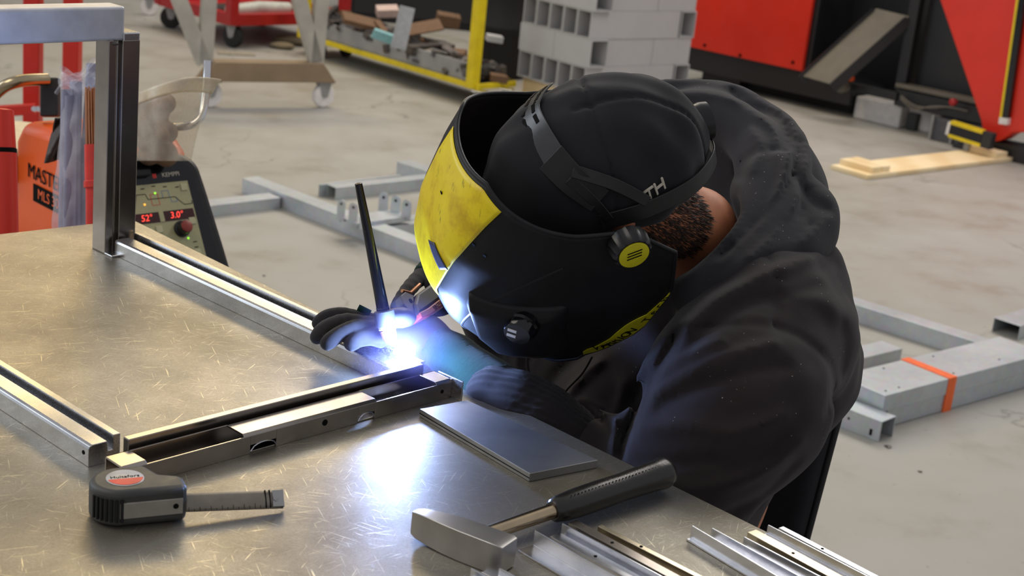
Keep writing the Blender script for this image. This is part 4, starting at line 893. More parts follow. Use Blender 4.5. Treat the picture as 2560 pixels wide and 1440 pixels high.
wl = float(np.linalg.norm((VP(1299, 122, sc_, math.degrees(yl))-sc_)[:2])); wr = float(np.linalg.norm((VP(1719, 162, sc_, math.degrees(yr))-sc_)[:2]))
nb = int(z1_/lh); zb_ = z1_-nb*lh
if zb_ > .02:
    o = thing('timber_bearer', 'timber bearers under the stack of grey tubes', 'timber', V3(sc_))
    for k_ in (.1, .8):
        mb = MB(); a_ = sc_+eR_*wr*k_+eL_*.02; mb.beam(a_+Z*zb_/2, a_+eL_*(wl-.04)+Z*zb_/2, .09, zb_-.002); build('bearer', mb, M['wood'], o)
def rect_tube(p, dirn, L, side, w, h, label):
    T = thing('steel_tube', label, 'steel tube', V3(p), group='light grey tubes stacked crosswise')
    t = .006; mb = MB(); p1 = p+dirn*L
    e_ = .0012; w -= 2*e_; h -= e_; p = p+side*e_; p1 = p1+side*e_
    for (u0, u1, v0, v1) in ((0, w, 0, t), (0, w, h-t, h), (0, t, t, h-t), (w-t, w, t, h-t)):
        vs = [q+side*u+Z*v for q in (p, p1) for u in (u0, u1) for v in (v0, v1)]; mb.add(vs, [(0, 1, 3, 2), (4, 6, 7, 5), (0, 4, 5, 1), (2, 3, 7, 6), (0, 2, 6, 4), (1, 5, 7, 3)])
    build('tube_wall', mb, M['tubegrey'], T, fixn=True)
    mb = MB(); vs = [q+side*u+Z*v for q in (p+dirn*(L*.45), p+dirn*(L*.45)+dirn*.01) for u in (t, w-t) for v in (t, h-t)]; mb.add(vs, [(0, 1, 3, 2), (4, 6, 7, 5), (0, 4, 5, 1), (2, 3, 7, 6), (0, 2, 6, 4), (1, 5, 7, 3)]); build('inner_shadow_plug', mb, M['tube_in'], T, label=None) if False else None
    return T
tw = wl/5.0
ordn = ['first', 'second', 'third', 'fourth', 'fifth']
names = ['bottom', 'second', 'third', 'fourth', 'fifth', 'sixth', 'seventh']
k_ = -nb; lay = 0; z_ = zb_
ztop = 4*lh+z1_
while z_ < ztop:
    typ = 1 if (k_ % 2 == 0) else 2      # layer starting at z1_: type 2 above (k=0) , type 1 below (k=-1)
    typ = 2 if k_ % 2 == 0 else 1
    nm = names[min(lay, 6)]; bp = sc_+Z*z_
    if typ == 1:      # ends open on the left face: tubes run along eR
        for j in range(5): rect_tube(bp+eL_*(tw*j), eR_, wr*.86, eL_, tw, lh, f'grey tube, {nm} layer, open end facing left, {ordn[j]} from the front corner')
        rect_tube(bp+eR_*(wr*.875), eL_, wl, eR_, tw*1.05, lh, f'light grey tube across the right end of the {nm} layer of the stack')
    else:
        off = -eL_*.03*0
        rect_tube(bp-eL_*.02, eL_, wl*.53, eR_, tw*1.15, lh, f'light grey tube at the front corner of the {nm} layer of the stack')
        rect_tube(bp-eL_*.02+eL_*(wl*.53+.002), eL_, wl*.47+.03, eR_, tw*1.15, lh, f'light grey tube at the left end of the {nm} layer of the stack')
        for j in range(4):
            rect_tube(bp+eR_*(tw*1.17)+eL_*(tw*1.2*j+.004), eR_, wr*.46, eL_, tw*1.15, lh, f'grey tube inside the {nm} layer, front half, {ordn[j]} from the right face')
            rect_tube(bp+eR_*(tw*1.17+wr*.46+.003)+eL_*(tw*1.2*j+.004), eR_, wr*.38, eL_, tw*1.15, lh, f'grey tube inside the {nm} layer, back half, {ordn[j]} from the right face')
    z_ += lh; k_ += 1; lay += 1

# ------------------------------------------------------------------ red and black machine
mg = G(2130, 300); mg[2] = 0; MT_ = -42.25
me_ = np.array([math.cos(math.radians(MT_)), math.sin(math.radians(MT_)), 0]); mn_ = np.array([-me_[1], me_[0], 0]); mn_ = -mn_ if np.dot(mn_, mg) < 0 else mn_   # mn_ points away from camera
def mp(s, z, d=0.0): return mg+me_*s+Z*z+mn_*d
mc = thing('bending_machine', 'tall red and black sheet metal machine at the top right', 'machine', V3(mg))
MM = frame(mg, me_, Z)      # x along, y up, normal towards camera
def slab(name, poly, d0, t, mat, bevel=.004, **k):
    mb = MB(); mb.prism(poly, t, MM, z0=-d0-t); return build(name, mb, mat, mc, bevel=bevel, **k)
slab('side_panel', [(-1.30, .219), (-.392, .219), (-.392, 1.3), (-1.30, 1.3)], -.012, .03, M['red2'])
slab('base_housing', [(-1.30, .072), (-.05, .072), (-.05, .17), (-.36, .22), (-.36, 1.3), (-1.30, 1.3)], .02, .55, M['machine_black'], bevel=.008)
slab('rear_wall', [(-.40, .03), (.80, .03), (.80, 1.4), (-.40, 1.4)], .42, .05, M['machine_dark'])
slab('upright_column', [(.21, .22), (.275, .22), (.275, 1.3), (.21, 1.3)], .05, .06, M['machine_black'])
slab('inner_panel', [(.275, .25), (.80, .25), (.80, 1.3), (.275, 1.3)], .16, .05, M['machine_black'])
slab('lower_beam', [(.24, .138), (.80, .138), (.80, .235), (.24, .235)], .02, .09, M['machine_black'])
slab('beam_lip', [(.24, .245), (.80, .245), (.80, .268), (.24, .268)], .0, .10, M['chute'])
mb = MB()
for s_, z_ in ((-1.13, .25), (-.85, .235), (-.46, .262)): mb.lathe([(.010, 0), (.010, .006)], MM @ Matrix.Translation((s_, z_, .012)), 10)
build('panel_bolt', mb, M['ink'], mc)
q_ = [VP(2180, 22, mg, MT_), VP(2262, 42, mg, MT_), VP(2082, 212, mg-mn_*.0, MT_), VP(2006, 190, mg, MT_)]
tp_ = [q_[0]+mn_*.05, q_[1]+mn_*.05]; 
lowL, lowR = VP(2006, 190, mg-mn_*.22, MT_), VP(2082, 212, mg-mn_*.22, MT_)
mb = MB()
md0 = tp_[0]*.22+lowL*.78; md1 = tp_[1]*.22+lowR*.78
mb.add([tp_[0], tp_[1], md1, md0], [(0, 1, 2, 3)]); mb.add([md0, md1, lowR, lowL], [(0, 1, 2, 3)])
build('chute_plate', mb, M['chute'], mc, solid=.006)
mb = MB(); mb.beam(tp_[1]-Z*.02, lowR-Z*.02, .012, .06); mb.beam(tp_[0]-Z*.02, lowL-Z*.02, .012, .06); build('chute_flange', mb, M['machine_black'], mc)
mb = MB(); mb.lathe([(.03, 0), (.036, .004), (.036, .05), (.028, .056)], frame(mp(-.06, .192, -.04), me_, Z), 24); build('roller_end', mb, M['chute'], mc, smooth=40)
mb = MB(); mb.lathe([(.018, 0), (.018, .02), (.012, .024)], frame(mp(-.03, .245, -.03), me_, Z), 16); build('orange_knob', mb, M['orange'], mc, smooth=40)
mb = MB(); mb.lathe([(.02, 0), (.02, .03), (.014, .034)], frame(mp(.66, .245, -.07), me_, Z), 16); build('stop_button', mb, M['dred'], mc, smooth=40)
for k_ in range(3):
    pts = spline([mp(.30, .205-.008*k_, -.02), mp(.40, .170-.012*k_, -.03), mp(.50, .175+.004*k_, -.03), mp(.60, .20, -.02), mp(.72, .20, -.015)], 6)
    mb = MB(); mb.tube(pts, .0045, 8); build('cable', mb, M['chute'], mc, smooth=60)
slab('foot_block', [(.30, .0), (.36, .0), (.36, .10), (.30, .10)], .10, .3, M['machine_black'])
slab('base_skirt', [(-1.25, .0), (-.12, .0), (-.12, .07), (-1.25, .07)], .18, .35, M['machine_dark'])
slab('support_arm', [(-.05, .165), (.26, .165), (.26, .215), (-.05, .215)], .0, .05, M['machine_black'])
slab('leg_block', [(-1.2, 0), (-.9, 0), (-.9, .07), (-1.2, .07)], .10, .3, M['machine_black'])
# polystyrene block under the beam
wb = G(2245, 322); o = thing('white_block', 'white foam block on the floor beneath the black machine beam', 'block', V3(wb), rz=0)
mb = MB(); mb.prism([(0, 0), (-.31, .0), (-.31, .135), (0, .135)], .22, frame(wb, me_, Z), z0=-.22); mb.prism([(.005, 0), (.16, 0), (.16, .12), (.005, .12)], .16, frame(wb, me_, Z), z0=-.24); build('foam', mb, M['styro'], o, bevel=.012, seg=3)
# right hand press part
g2 = mg+me_*.81-mn_*.13; g2[2] = 0; M2 = frame(g2, me_, Z)
def L2(x, y):
    q = VP(x, y, g2, MT_); return (float(np.dot(q-g2, me_)), max(.004, float(q[2])))
pf = thing('press_frame', 'bright red machine side frame with yellow and black light curtain at right edge', 'machine', V3(g2))
def slab2(name, poly, d0, t, mat, bevel=.004):
    mb = MB(); mb.prism(poly, t, M2, z0=-d0-t); return build(name, mb, mat, pf, bevel=bevel)
slab2('side_plate', [L2(2215, -300), L2(2350, 0), L2(2452, 300), L2(2462, 356), L2(2500, 352), L2(2528, 334), L2(2545, 200), L2(2600, -300)], .0, .14, M['red2'], bevel=.006)
slab2('front_foot', [L2(2500, 352), L2(2535, 332), L2(2700, 322), L2(2760, -300), L2(2570, -300), L2(2530, 200)], -.02, .14, M['red2'], bevel=.01)
slab2('dark_foot', [(-.10, .0), (.45, .0), (.45, .10), (.12, .085), (.05, .030), (-.10, .02)], .03, .14, M['machine_black'])
mb = MB(); a_, b_ = VP(2562, -30, g2, MT_)-mn_*.04, VP(2516, 292, g2, MT_)-mn_*.04
up_ = (a_-b_)/np.linalg.norm(a_-b_); sd_ = np.cross(up_, -mn_); sd_ /= np.linalg.norm(sd_); sd_ = sd_ if np.dot(sd_, me_) > 0 else -sd_
mb.beam(a_+sd_*.018, b_+sd_*.018, .036, .03, up=mn_); lc = build('light_curtain', mb, M['gloss_black'], pf, bevel=.002)
mb = MB(); mb.beam(a_-sd_*.006, b_-sd_*.006, .012, .034, up=mn_); build('yellow_strip', mb, M['yellow_paint'], lc)
mb = MB(); mb.beam(b_+sd_*.012, b_+sd_*.012-up_*.035, .05, .036, up=mn_); build('end_cap', mb, M['white_pl'], lc)
a_, b_ = VP(2404, 322, g2, MT_)-mn_*.12, VP(2484, 342, g2, MT_)-mn_*.12; a_[2] += .01
sr = MB(); sr.beam(a_, b_, .04, .085); s1 = build('sensor_bar', sr, M['gloss_black'], pf, bevel=.003)
for k_ in (-1, 1):
    mb = MB(); mb.beam(a_+Z*.036*k_-mn_*.004, b_+Z*.036*k_-mn_*.004, .042, .018); build('yellow_strip', mb, M['yellow_paint'], s1)
mb = MB(); d_ = (b_-a_)/np.linalg.norm(b_-a_); mb.beam(a_-d_*.018, a_-d_*.001, .044, .07); build('sensor_cap', mb, M['white_pl'], s1)
mb = MB(); mb.beam(b_+d_*.001, b_+d_*.06, .05, .09); build('sensor_mount', mb, M['machine_black'], s1, bevel=.004)
mb = MB(); c_ = (a_+b_)/2+mn_*.03; mb.beam(np.array([c_[0], c_[1], 0]), np.array([c_[0], c_[1], c_[2]-.03]), .03, .03, up=me_); build('sensor_stand', mb, M['grey_paint'], pf)
gp = (G(2318, 350)+G(2450, 376))/2; o = thing('grey_pedestal', 'dark grey steel pedestal behind the yellow striped sensor', 'pedestal', V3(gp), rz=math.radians(MT_)); Mg = WM[o.name]
mb = MB(); mb.box((.0, .12, .065), (.30, .22, .13), Mg); build('pedestal_body', mb, plain('dark_grey_paint', srgb(82, 82, 86), .6), o, bevel=.004); 
for x_ in (-.15, -.02): mb = MB(); mb.box((x_, .0, .07), (.012, .02, .14), Mg); build('pedestal_rib', mb, M['grey_paint'], o)

# ------------------------------------------------------------------ wooden board on the floor
n0_, n1_, f0_ = G(2168, 450), G(2546, 402), G(2078, 427)
ax_ = (n1_-n0_); BL = float(np.linalg.norm(ax_)); ax_ /= BL; ay_ = np.cross(Z, ax_); BW = .225
bo = thing('timber_board', 'pale timber board with short cleats at both ends on the floor', 'board', V3((n0_+n1_)/2)); Mb = frame(n0_, ax_, ay_)
mb = MB(); mb.prism([(0, 0), (BL, 0), (BL, BW), (0, BW)], .022, Mb, z0=.001); build('board', mb, M['wood'], bo, bevel=.002)
for x_, w_, off in ((.06, .075, 0.02), (.145, .06, .02), (BL-.20, .11, .02)):
    mb = MB(); mb.prism([(x_, off), (x_+w_, off), (x_+w_, BW-.005), (x_, BW-.005)], .028, Mb, z0=.0235); build('cleat', mb, M['wood'], bo, bevel=.002)

# ------------------------------------------------------------------ galvanised frame on the floor
gf = thing('galvanised_frame', 'long galvanised steel ladder frame lying on the floor behind the welder', 'frame', V3(G(1300, 700)))
def chan(name, p0, p1, w, h, side=1, t=.003, mat='galv', z=0.0, ends=True):
    p0 = np.array(p0, float); p1 = np.array(p1, float); d = p1-p0; d[2] = 0; d /= np.linalg.norm(d); s = np.cross(d, Z)*side   # s: towards the hidden side
    p0 = p0*np.array([1, 1, 0])+Z*z; p1 = p1*np.array([1, 1, 0])+Z*z
    mb = MB(); mb.extr([(0, 0), (t, 0), (t, h-t), (w-t, h-t), (w-t, 0), (w, 0), (w, h), (0, h)], p0, p1, s, Z); return build(name, mb, M[mat], gf, bevel=.0012, fixn=True)
HR = .060
# long near rail: visible front lower edge from (605,482) to (1035,640) and (2095,1060)-(2195,1105)
r0, r1 = G(604, 482), G(2196, 1106)
s_back = 1 if np.dot(np.cross(r1-r0, Z), np.array([1, 1, 0])) > 0 else -1
chan('long_rail', r0, r1, .075, HR, s_back)
dr = (r1-r0)/np.linalg.norm(r1-r0); br = np.cross(dr, Z)*s_back; br /= np.linalg.norm(br)
q0_, q1_ = G(990, 438), G(2700, 985)
chan('long_rail', q0_, q1_, .075, HR, s_back)
# crossbars
chan('crossbar', G(470, 550), G(700, 522), .075, .045, 1 if np.dot(np.cross(G(700, 522)-G(470, 550), Z), np.array([0, 1, 0])) > 0 else -1)
def xb(name, x0, y0, x1, y1, w, h, z=0.0):
    a_, b_ = G(x0, y0, z), G(x1, y1, z); c_ = np.cross(b_-a_, Z); return chan(name, a_, b_, w, h, 1 if c_[1] > 0 else -1, z=z)
xb('crossbar', 838, 500, 1180, 462, .06, .05)
xb('crossbar', 800, 492, 1000, 467, .012, .05)
xb('crossbar', 960, 600, 1240, 555, .10, .045)
xb('base_plate', 890, 572, 1025, 553, .10, .02, z=.055)
for i, (x, y0_, y1_, w_) in enumerate([(851, 552, 500, 22), (881, 563, 508, 24), (908, 574, 518, 22), (957, 530, 482, 26), (987, 540, 490, 26), (1014, 551, 500, 26)]):
    bb_ = G(x, y0_, .06); w = w_/F_PX*np.dot(bb_-CC, CF); h = (y0_-y1_)/F_PX*np.dot(bb_-CC, CF)*1.06
    poly = [(-w/2, 0), (w/2, 0)]+[(w/2*math.cos(a), h-w/2+w/2*math.sin(a)) for a in np.linspace(0, math.pi, 9)]
    fwd = np.array([.92, -.39, 0]); mb = MB(); ML = frame(bb_, fwd, Z); mb.prism(poly, .004, ML, z0=-.002); lg = build('bracket_lug', mb, M['galv'], gf)
    mb = MB(); mb.lathe([(w*.15, 0), (w*.15, .0008)], ML @ Matrix.Translation((0, h-w*.5, .0021)), 12); build('bolt_hole', mb, M['ink'], lg)
    mb = MB(); mb.beam(bb_+Z*.002, bb_+np.array([.39, .92, 0])*.03+Z*.002, w, .004); build('lug_foot', mb, M['galv'], lg)
# right-hand end with taped box
t0, t1 = G(2240, 1062), G(2640, 948)
dt = (t1-t0)/np.linalg.norm(t1-t0); st = np.cross(Z, dt)
tbx = thing('taped_channel_pair', 'pair of wide galvanised channels strapped with orange tape on the floor', 'channel', V3((t0+t1)/2))
Wd = float(np.dot(G(2115, 985, .11)-G(2185, 1008, .11), st)); Wd = .16
p0 = t0-dt*.05
qd = (q1_-q0_)/np.linalg.norm(q1_-q0_); mat_ = np.array([[dt[0], -qd[0]], [dt[1], -qd[1]]]); tt_ = np.linalg.solve(mat_, (q0_-p0)[:2]); TLn = float(min(tt_[0]-.03, 1.1)); print('TAPE', tt_, TLn)
mb = MB(); mb.extr([(0, .0), (Wd, .0), (Wd, .052), (0, .052)], p0+Z*.001, p0+dt*TLn+Z*.001, st, Z); build('lower_channel', mb, M['galv'], tbx, bevel=.002, fixn=True)
mb = MB(); mb.extr([(-.003, .053), (Wd+.003, .053), (Wd+.003, .103), (-.003, .103)], p0-dt*.03, p0+dt*TLn, st, Z); up1 = build('upper_channel', mb, M['galv'], tbx, bevel=.002, fixn=True)
tk = t0+dt*.215
mb = MB(); mb.extr([(-.005, -.001), (Wd+.005, -.001), (Wd+.005, .1052), (-.005, .1052)], tk, tk+dt*.038, st, Z); build('orange_tape', mb, M['orange_tape'], tbx, fixn=True)
mb = MB()
for k_, w_ in ((.03, .02), (.09, .02), (.03, .14), (.35, .02), (.42, .14), (.18, .14), (.6, .03)):
    c_ = p0-dt*.03+dt*k_+st*w_+Z*.1032; mb.lathe([(.0035, 0), (.0035, .0008)], Matrix.Translation(V3(c_)), 10)
build('rivet_hole', mb, M['ink'], tbx)
mb = MB(); c_ = G(2178, 1080, 0.0); 
for (x, y, w_, h_) in ((2177, 1080, .008, .018), (2122, 1046, .006, .006)):
    p_ = VP(x, y, r0, math.degrees(math.atan2(dr[1], dr[0])))-br*.0006; mb.box((0, 0, 0), (w_, h_, .001), frame(p_, dr, Z))
build('slot_hole', mb, M['ink'], gf)
xb('short_channel', 2090, 945, 2250, 905, .08, .045)
xb('stiffener', 2545, 850, 2700, 800, .10, .05)
# floor debris
for i, (x, y, s_) in enumerate([(1043, 415, .012), (2220, 1118, .010), (660, 690, .006), (2300, 1180, .006)]):
    mb = MB(); mb.lathe([(s_*.6, 0), (s_, s_*.3), (s_*.5, s_*.5)], Matrix.Translation(V3(G(x, y))), 7, wob=lambda t, z: 1+.3*math.sin(3*t)); o = build('debris_chip', mb, M['white_pl'] if i == 0 else M['scrap'])
    set_tags(o, ['small white chip on the floor right of the trestle', 'small dark chip on the floor next to the slotted channel end', 'tiny dark chip on the floor under the galvanised rail', 'tiny dark chip on the floor right of the chair'][i], 'debris')
# ------------------------------------------------------------------ the welder
FWD = -(A*0+np.array([.77, .64, 0])); FWD /= np.linalg.norm(FWD)
ROOT = V3((.52, 2.05, 0))
HL = Z
# joints
neck = P(1738, 572, 1.775); HSC = .91; headc = P(1505, 432, 1.64)
shL, elL, wrL = P(1895, 835, 1.71), P(1665, 1255, 1.65), P(1235, 985, 1.718)
shR, elR, wrR = P(1650, 590, 2.06), P(1335, 905, 2.10), P(1185, 730, 2.02)
chest = P(1780, 880, 1.95); belly = P(1690, 1180, 1.95); pelv = P(1600, 1500, 2.02); pelv[2] = .58
hipL, hipR = pelv+np.array([.07, -.10, -.02]), pelv+np.array([-.02, .12, -.02])
knL, knR = hipL+np.array([-.34, -.18, -.03]), hipR+np.array([-.36, -.10, -.03])
anL, anR = knL+np.array([.06, .04, -.44]), knR+np.array([.04, .05, -.44]); anL[2] = anR[2] = .09
toL, toR = anL+np.array([-.17, -.09, -.05]), anR+np.array([-.18, -.07, -.05])
# head frame (x forwards, y left, z up)
hF = cv(-.965, -.20, .08); hU = cv(-.10, .80, .60); hU = hU-hF*np.dot(hU, hF); hU /= np.linalg.norm(hU); hLft = np.cross(hU, hF)
HM = frame(headc, hF, hLft)
def H(x, y, z): return np.array(HM @ Vector((x*HSC, y*HSC, z*HSC)))
def hand_fingers(side):
    S = []
    if side == 'L':   # resting on the far rail: finger polylines, tips on the rail top
        zr = TZ+.034
        F_ = [[(915, 806, .002), (862, 790, .012), (820, 793, .010), (797, 808, .004)],
              [(928, 818, .004), (868, 804, .014), (815, 820, .010), (793, 843, .002)],
              [(942, 830, .002), (893, 820, .012), (845, 838, .008), (818, 858, .001)],
              [(955, 843, .001), (925, 842, .004), (895, 848, .004), (878, 860, .001)]]
        for f in F_: S.append([G(x, y, zr+z) for x, y, z in f])
        th = [P(1070, 872, 1.79), P(1045, 864, 1.79), P(1020, 856, 1.79), P(1000, 850, 1.785)]
        palm = [G(992, 815, zr), P(1062, 845, 1.800), P(1135, 900, 1.765)]
    else:
        F_ = [[P(1092, 655, 1.93), P(1052, 690, 1.88), P(1018, 728, 1.83), P(993, 768, 1.80)],
              [P(1112, 658, 1.94), P(1098, 676, 1.90), P(1084, 698, 1.87), P(1078, 712, 1.86)],
              [P(1134, 668, 1.95), P(1130, 690, 1.91), P(1124, 710, 1.90), P(1120, 722, 1.90)],
              [P(1156, 684, 1.97), P(1156, 704, 1.94), P(1152, 724, 1.93), P(1150, 736, 1.93)]]
        S = F_
        th = [P(1130, 750, 1.98), P(1108, 765, 1.95), P(1088, 768, 1.92), P(1068, 768, 1.89)]
        palm = [P(1104, 672, 1.95), P(1130, 702, 1.97), P(1160, 725, 1.99)]
    return S, th, palm
def hand_prims(side, r, kk=.006):
    S, th, palm = hand_fingers(side); pr = []
    for i, f in enumerate(S):
        q = spline(f, 3); n = len(q); rs = [r*(1.12-.22*t/(n-1)) for t in range(n)]
        pr += [('c', q[j], q[j+1], rs[j], rs[j+1], .002) for j in range(n-1)]
    return pr, th, palm
def hand_mesh_prims(side, r):
    pr, th, palm = hand_prims(side, r); S, _, _ = hand_fingers(side)
    wr = wrL if side == 'L' else wrR
    out = list(pr)
    for f in S: out.append(('c', f[0], palm[1], r*1.2, r*1.7, .008))
    q = spline(th, 3); out += [('c', q[j], q[j+1], r*1.25, r*1.1, .004) for j in range(len(q)-1)]
    out += [('c', palm[0], palm[1], r*1.5, r*2.6, .014), ('c', palm[1], palm[2], r*2.7, r*2.9, .014), ('c', palm[2], wr, r*2.9, r*3.0, .012), ('c', th[0], palm[2], r*1.3, r*2, .012)]
    return out
# ---- body: one continuous surface, head to feet
bp = []
bp += [('e', H(0, 0, .01), np.array([hF, hLft, hU]), (.084, .064, .080), .02), ('e', H(.040, 0, -.06), np.array([hF, hLft, hU]), (.042, .046, .050), .03)]
bp += [('c', H(-.035, 0, -.05), neck, .046, .046, .02), ('c', H(.085, 0, -.015), H(.100, 0, -.035), .008, .012, .012)]           # neck, nose
for s_ in (-1, 1): bp += [('e', H(-.005, .074*s_, -.02), np.array([hF, hLft, hU]), (.018, .008, .030), .006)]                  # ears
bp += chain([neck, chest, belly, pelv], [.044, .085, .12, .13], .02)
bp += [('c', shL, chest, .045, .07, .03), ('c', shR, chest, .045, .07, .03), ('c', chest+(shL-chest)*.5, chest+(shR-chest)*.5, .07, .07, .03)]
bp += chain([shL, elL], [.050, .040], .03)+chain([elL, wrL], [.040, .026], .02)+chain([shR, elR], [.050, .040], .03)+chain([elR, wrR], [.040, .026], .02)
for h_, k_, a_, t_2 in ((hipL, knL, anL, toL), (hipR, knR, anR, toR)): bp += chain([h_, k_, a_], [.080, .055, .038], .04)+[('c', a_-Z*.03, t_2, .034, .026, .02)]
bp += hand_mesh_prims('L', .0056)+hand_mesh_prims('R', .0056)
cuts = [('e', H(.083, .030, .005), np.array([hF, hLft, hU]), (.010, .014, .010), .008), ('e', H(.083, -.030, .005), np.array([hF, hLft, hU]), (.010, .014, .010), .008), ('c', H(.096, .02, -.07), H(.096, -.02, -.07), .003, .003, .004)]
mb = sdf_mesh(bp, .0072, cuts=cuts)
per = build('person', mb, M['skin'], smooth=180); WM[per.name] = Matrix.Identity(4)
set_tags(per, 'person in black hooded sweatshirt and welding helmet bent over the steel table, welding', 'person')
def cl(name, prims, h, mat, parent=per, **kw):
    lab = kw.pop('label', None); return build(name, sdf_mesh(prims, h, **kw), mat, parent, smooth=180, label=lab)

# ---- sweatshirt
def nz(X, Y, Zz):
    return -.0060*np.abs(np.sin(X*13+Y*9+1.3*np.sin(Zz*11)+.9*np.sin(Y*14-X*7)))**.5*np.sin(Zz*9-Y*7+X*5)**2+.0012*np.sin(Y*83+Zz*57)*np.sin(X*71-Zz*66)
hp_ = []
hp_ += chain([P(1800, 700, 1.90), P(1820, 870, 1.92), P(1690, 1100, 1.95), P(1560, 1400, 2.0)], [.100, .146, .130, .145], .05)
hp_ += chain([P(1930, 770, 1.82), P(1945, 900, 1.84), P(1850, 1025, 1.90)], [.088, .095, .072], .04)                          # back
hp_ += chain([P(1620, 740, 2.02), P(1580, 950, 2.00), P(1570, 1130, 1.92), P(1640, 1260, 1.88)], [.095, .100, .105, .12], .05)   # chest and belly
hp_ += chain([P(1390, 830, 2.06), P(1390, 960, 2.03), P(1430, 1085, 1.92)], [.075, .068, .045], .04)                       # hanging front
hp_ += chain([shL, P(1835, 1000, 1.65), elL], [.088, .102, .086], .035)
hp_ += chain([elL, P(1490, 1165, 1.69), P(1375, 1092, 1.70)], [.078, .052, .043], .02)
hp_ += chain([shR, elR], [.085, .066], .03)+chain([elR, P(1255, 815, 2.07), P(1195, 740, 2.03)], [.062, .048, .040], .02)
hp_ += [('c', P(1860, 700, 1.78), shL, .070, .085, .05), ('c', P(1980, 700, 1.80), P(1960, 850, 1.76), .06, .085, .05)]
def pxfold(lines):
    L_ = []
    for pts, w, a, dmax in lines:
        q = spline([np.array((x, y), float) for x, y in pts], 4); L_.append((np.array(q, np.float32), w, a, dmax))
    def fn(X, Y, Zz):
        vx, vy, vz = X-CC[0], Y-CC[1], Zz-CC[2]; d = vx*CF[0]+vy*CF[1]+vz*CF[2]
        px = 1280+F_PX*(vx*CR[0]+vy*CR[1]+vz*CR[2])/d; py = 720-F_PX*(vx*CU[0]+vy*CU[1]+vz*CU[2])/d
        out = np.zeros_like(X)
        for q, w, a, dmax in L_:
            lo_, hi_ = q.min(0)-3*w, q.max(0)+3*w; m = (px > lo_[0]) & (px < hi_[0]) & (py > lo_[1]) & (py < hi_[1]) & (d < dmax)
            if not m.any(): continue
            x, y = px[m], py[m]; best = None
            for i in range(len(q)-1):
                ax, ay = q[i]; bx_, by = q[i+1]; dx, dy = bx_-ax, by-ay; t = np.clip(((x-ax)*dx+(y-ay)*dy)/(dx*dx+dy*dy+1e-6), 0, 1)
                dd = np.hypot(x-ax-t*dx, y-ay-t*dy); best = dd if best is None else np.minimum(best, dd)
            n_ = len(q); out[m] += a*np.exp(-(best/w)**2)
        return out
    return fn
def fl(pts, w, a): return ([P(*p) for p in spline(pts, 4)], w, a)
LN = [
 ([(1700, 830), (1654, 908), (1600, 1010), (1578, 1062), (1556, 1110), (1552, 1150)], 13, -.012, 1.75),
 ([(1731, 826), (1834, 811), (1937, 818), (2014, 852), (2070, 903), (2083, 960), (2068, 1037)], 8, -.0042, 1.95),
 ([(1921, 641), (1940, 703), (1937, 816)], 8, -.0038, 1.9),
 ([(1628, 990), (1706, 939), (1819, 888), (1937, 857)], 15, .008, 1.75), ([(1640, 940), (1721, 890), (1808, 850)], 12, .006, 1.75),
 ([(1650, 1020), (1740, 975), (1850, 935), (1960, 915)], 14, -.006, 1.75),
 ([(1706, 831), (1788, 754), (1911, 687), (2040, 640)], 18, .009, 1.95), ([(1720, 870), (1800, 800), (1900, 750), (2050, 720)], 14, -.006, 1.95),
 ([(1950, 730), (2040, 740), (2120, 800)], 22, .006, 2.0), ([(2090, 700), (2110, 800), (2100, 930)], 16, -.004, 2.0),
 ([(1600, 1075), (1700, 1060), (1830, 1080), (1960, 1040)], 20, .007, 1.75), ([(1590, 1150), (1680, 1160), (1790, 1150)], 16, -.006, 1.75),
 ([(1650, 1200), (1760, 1220), (1900, 1180), (2000, 1100)], 18, .007, 1.8), ([(1800, 1290), (1900, 1240), (1990, 1150)], 12, -.005, 1.85),
 ([(1325, 879), (1320, 927), (1338, 969), (1351, 1006)], 9, -.006, 2.2), ([(1300, 860), (1290, 930), (1310, 1000)], 10, .008, 2.2),
 ([(1451, 884), (1393, 937), (1364, 995), (1352, 1020)], 16, -.010, 2.2), ([(1500, 905), (1440, 960), (1404, 1015)], 12, .010, 2.2),
 ([(1404, 1027), (1457, 1001), (1494, 1016), (1530, 1050)], 10, .008, 2.2), ([(1430, 1050), (1480, 1035), (1510, 1060)], 9, -.008, 2.2),
 ([(1560, 960), (1540, 1040), (1530, 1110)], 14, .006, 2.2), ([(1620, 930), (1580, 1000)], 12, -.006, 2.2),
]
BUN = []
for q_ in ([(1309, 1034), (1351, 1016), (1385, 1027), (1400, 1050)], [(1378, 1064), (1430, 1052), (1457, 1069), (1470, 1095)], [(1407, 1077), (1444, 1071), (1475, 1090), (1490, 1110)], [(1457, 1101), (1491, 1094), (1523, 1117), (1535, 1140)], [(1483, 1119), (1523, 1116), (1547, 1146), (1552, 1170)]):
    BUN.append(q_)
pf_ = pxfold(LN)
for q_ in BUN:
    m_ = [P(x, y, 1.672 if 0 < i < len(q_)-1 else 1.70) for i, (x, y) in enumerate(q_)]; m_ = spline(m_, 3); hp_ += [('c', m_[i], m_[i+1], .0070, .0070, .006) for i in range(len(m_)-1)]
def nzs(X, Y, Zz): return nz(X, Y, Zz)+pf_(X, Y, Zz)
sw = cl('sweatshirt', hp_, .0048, M['hoodie'], smooth_it=2, noise=nzs, cuts=[('e', P(1760, 560, 1.84), np.array([hF, hLft, hU]), (.07, .075, .10), .02)])
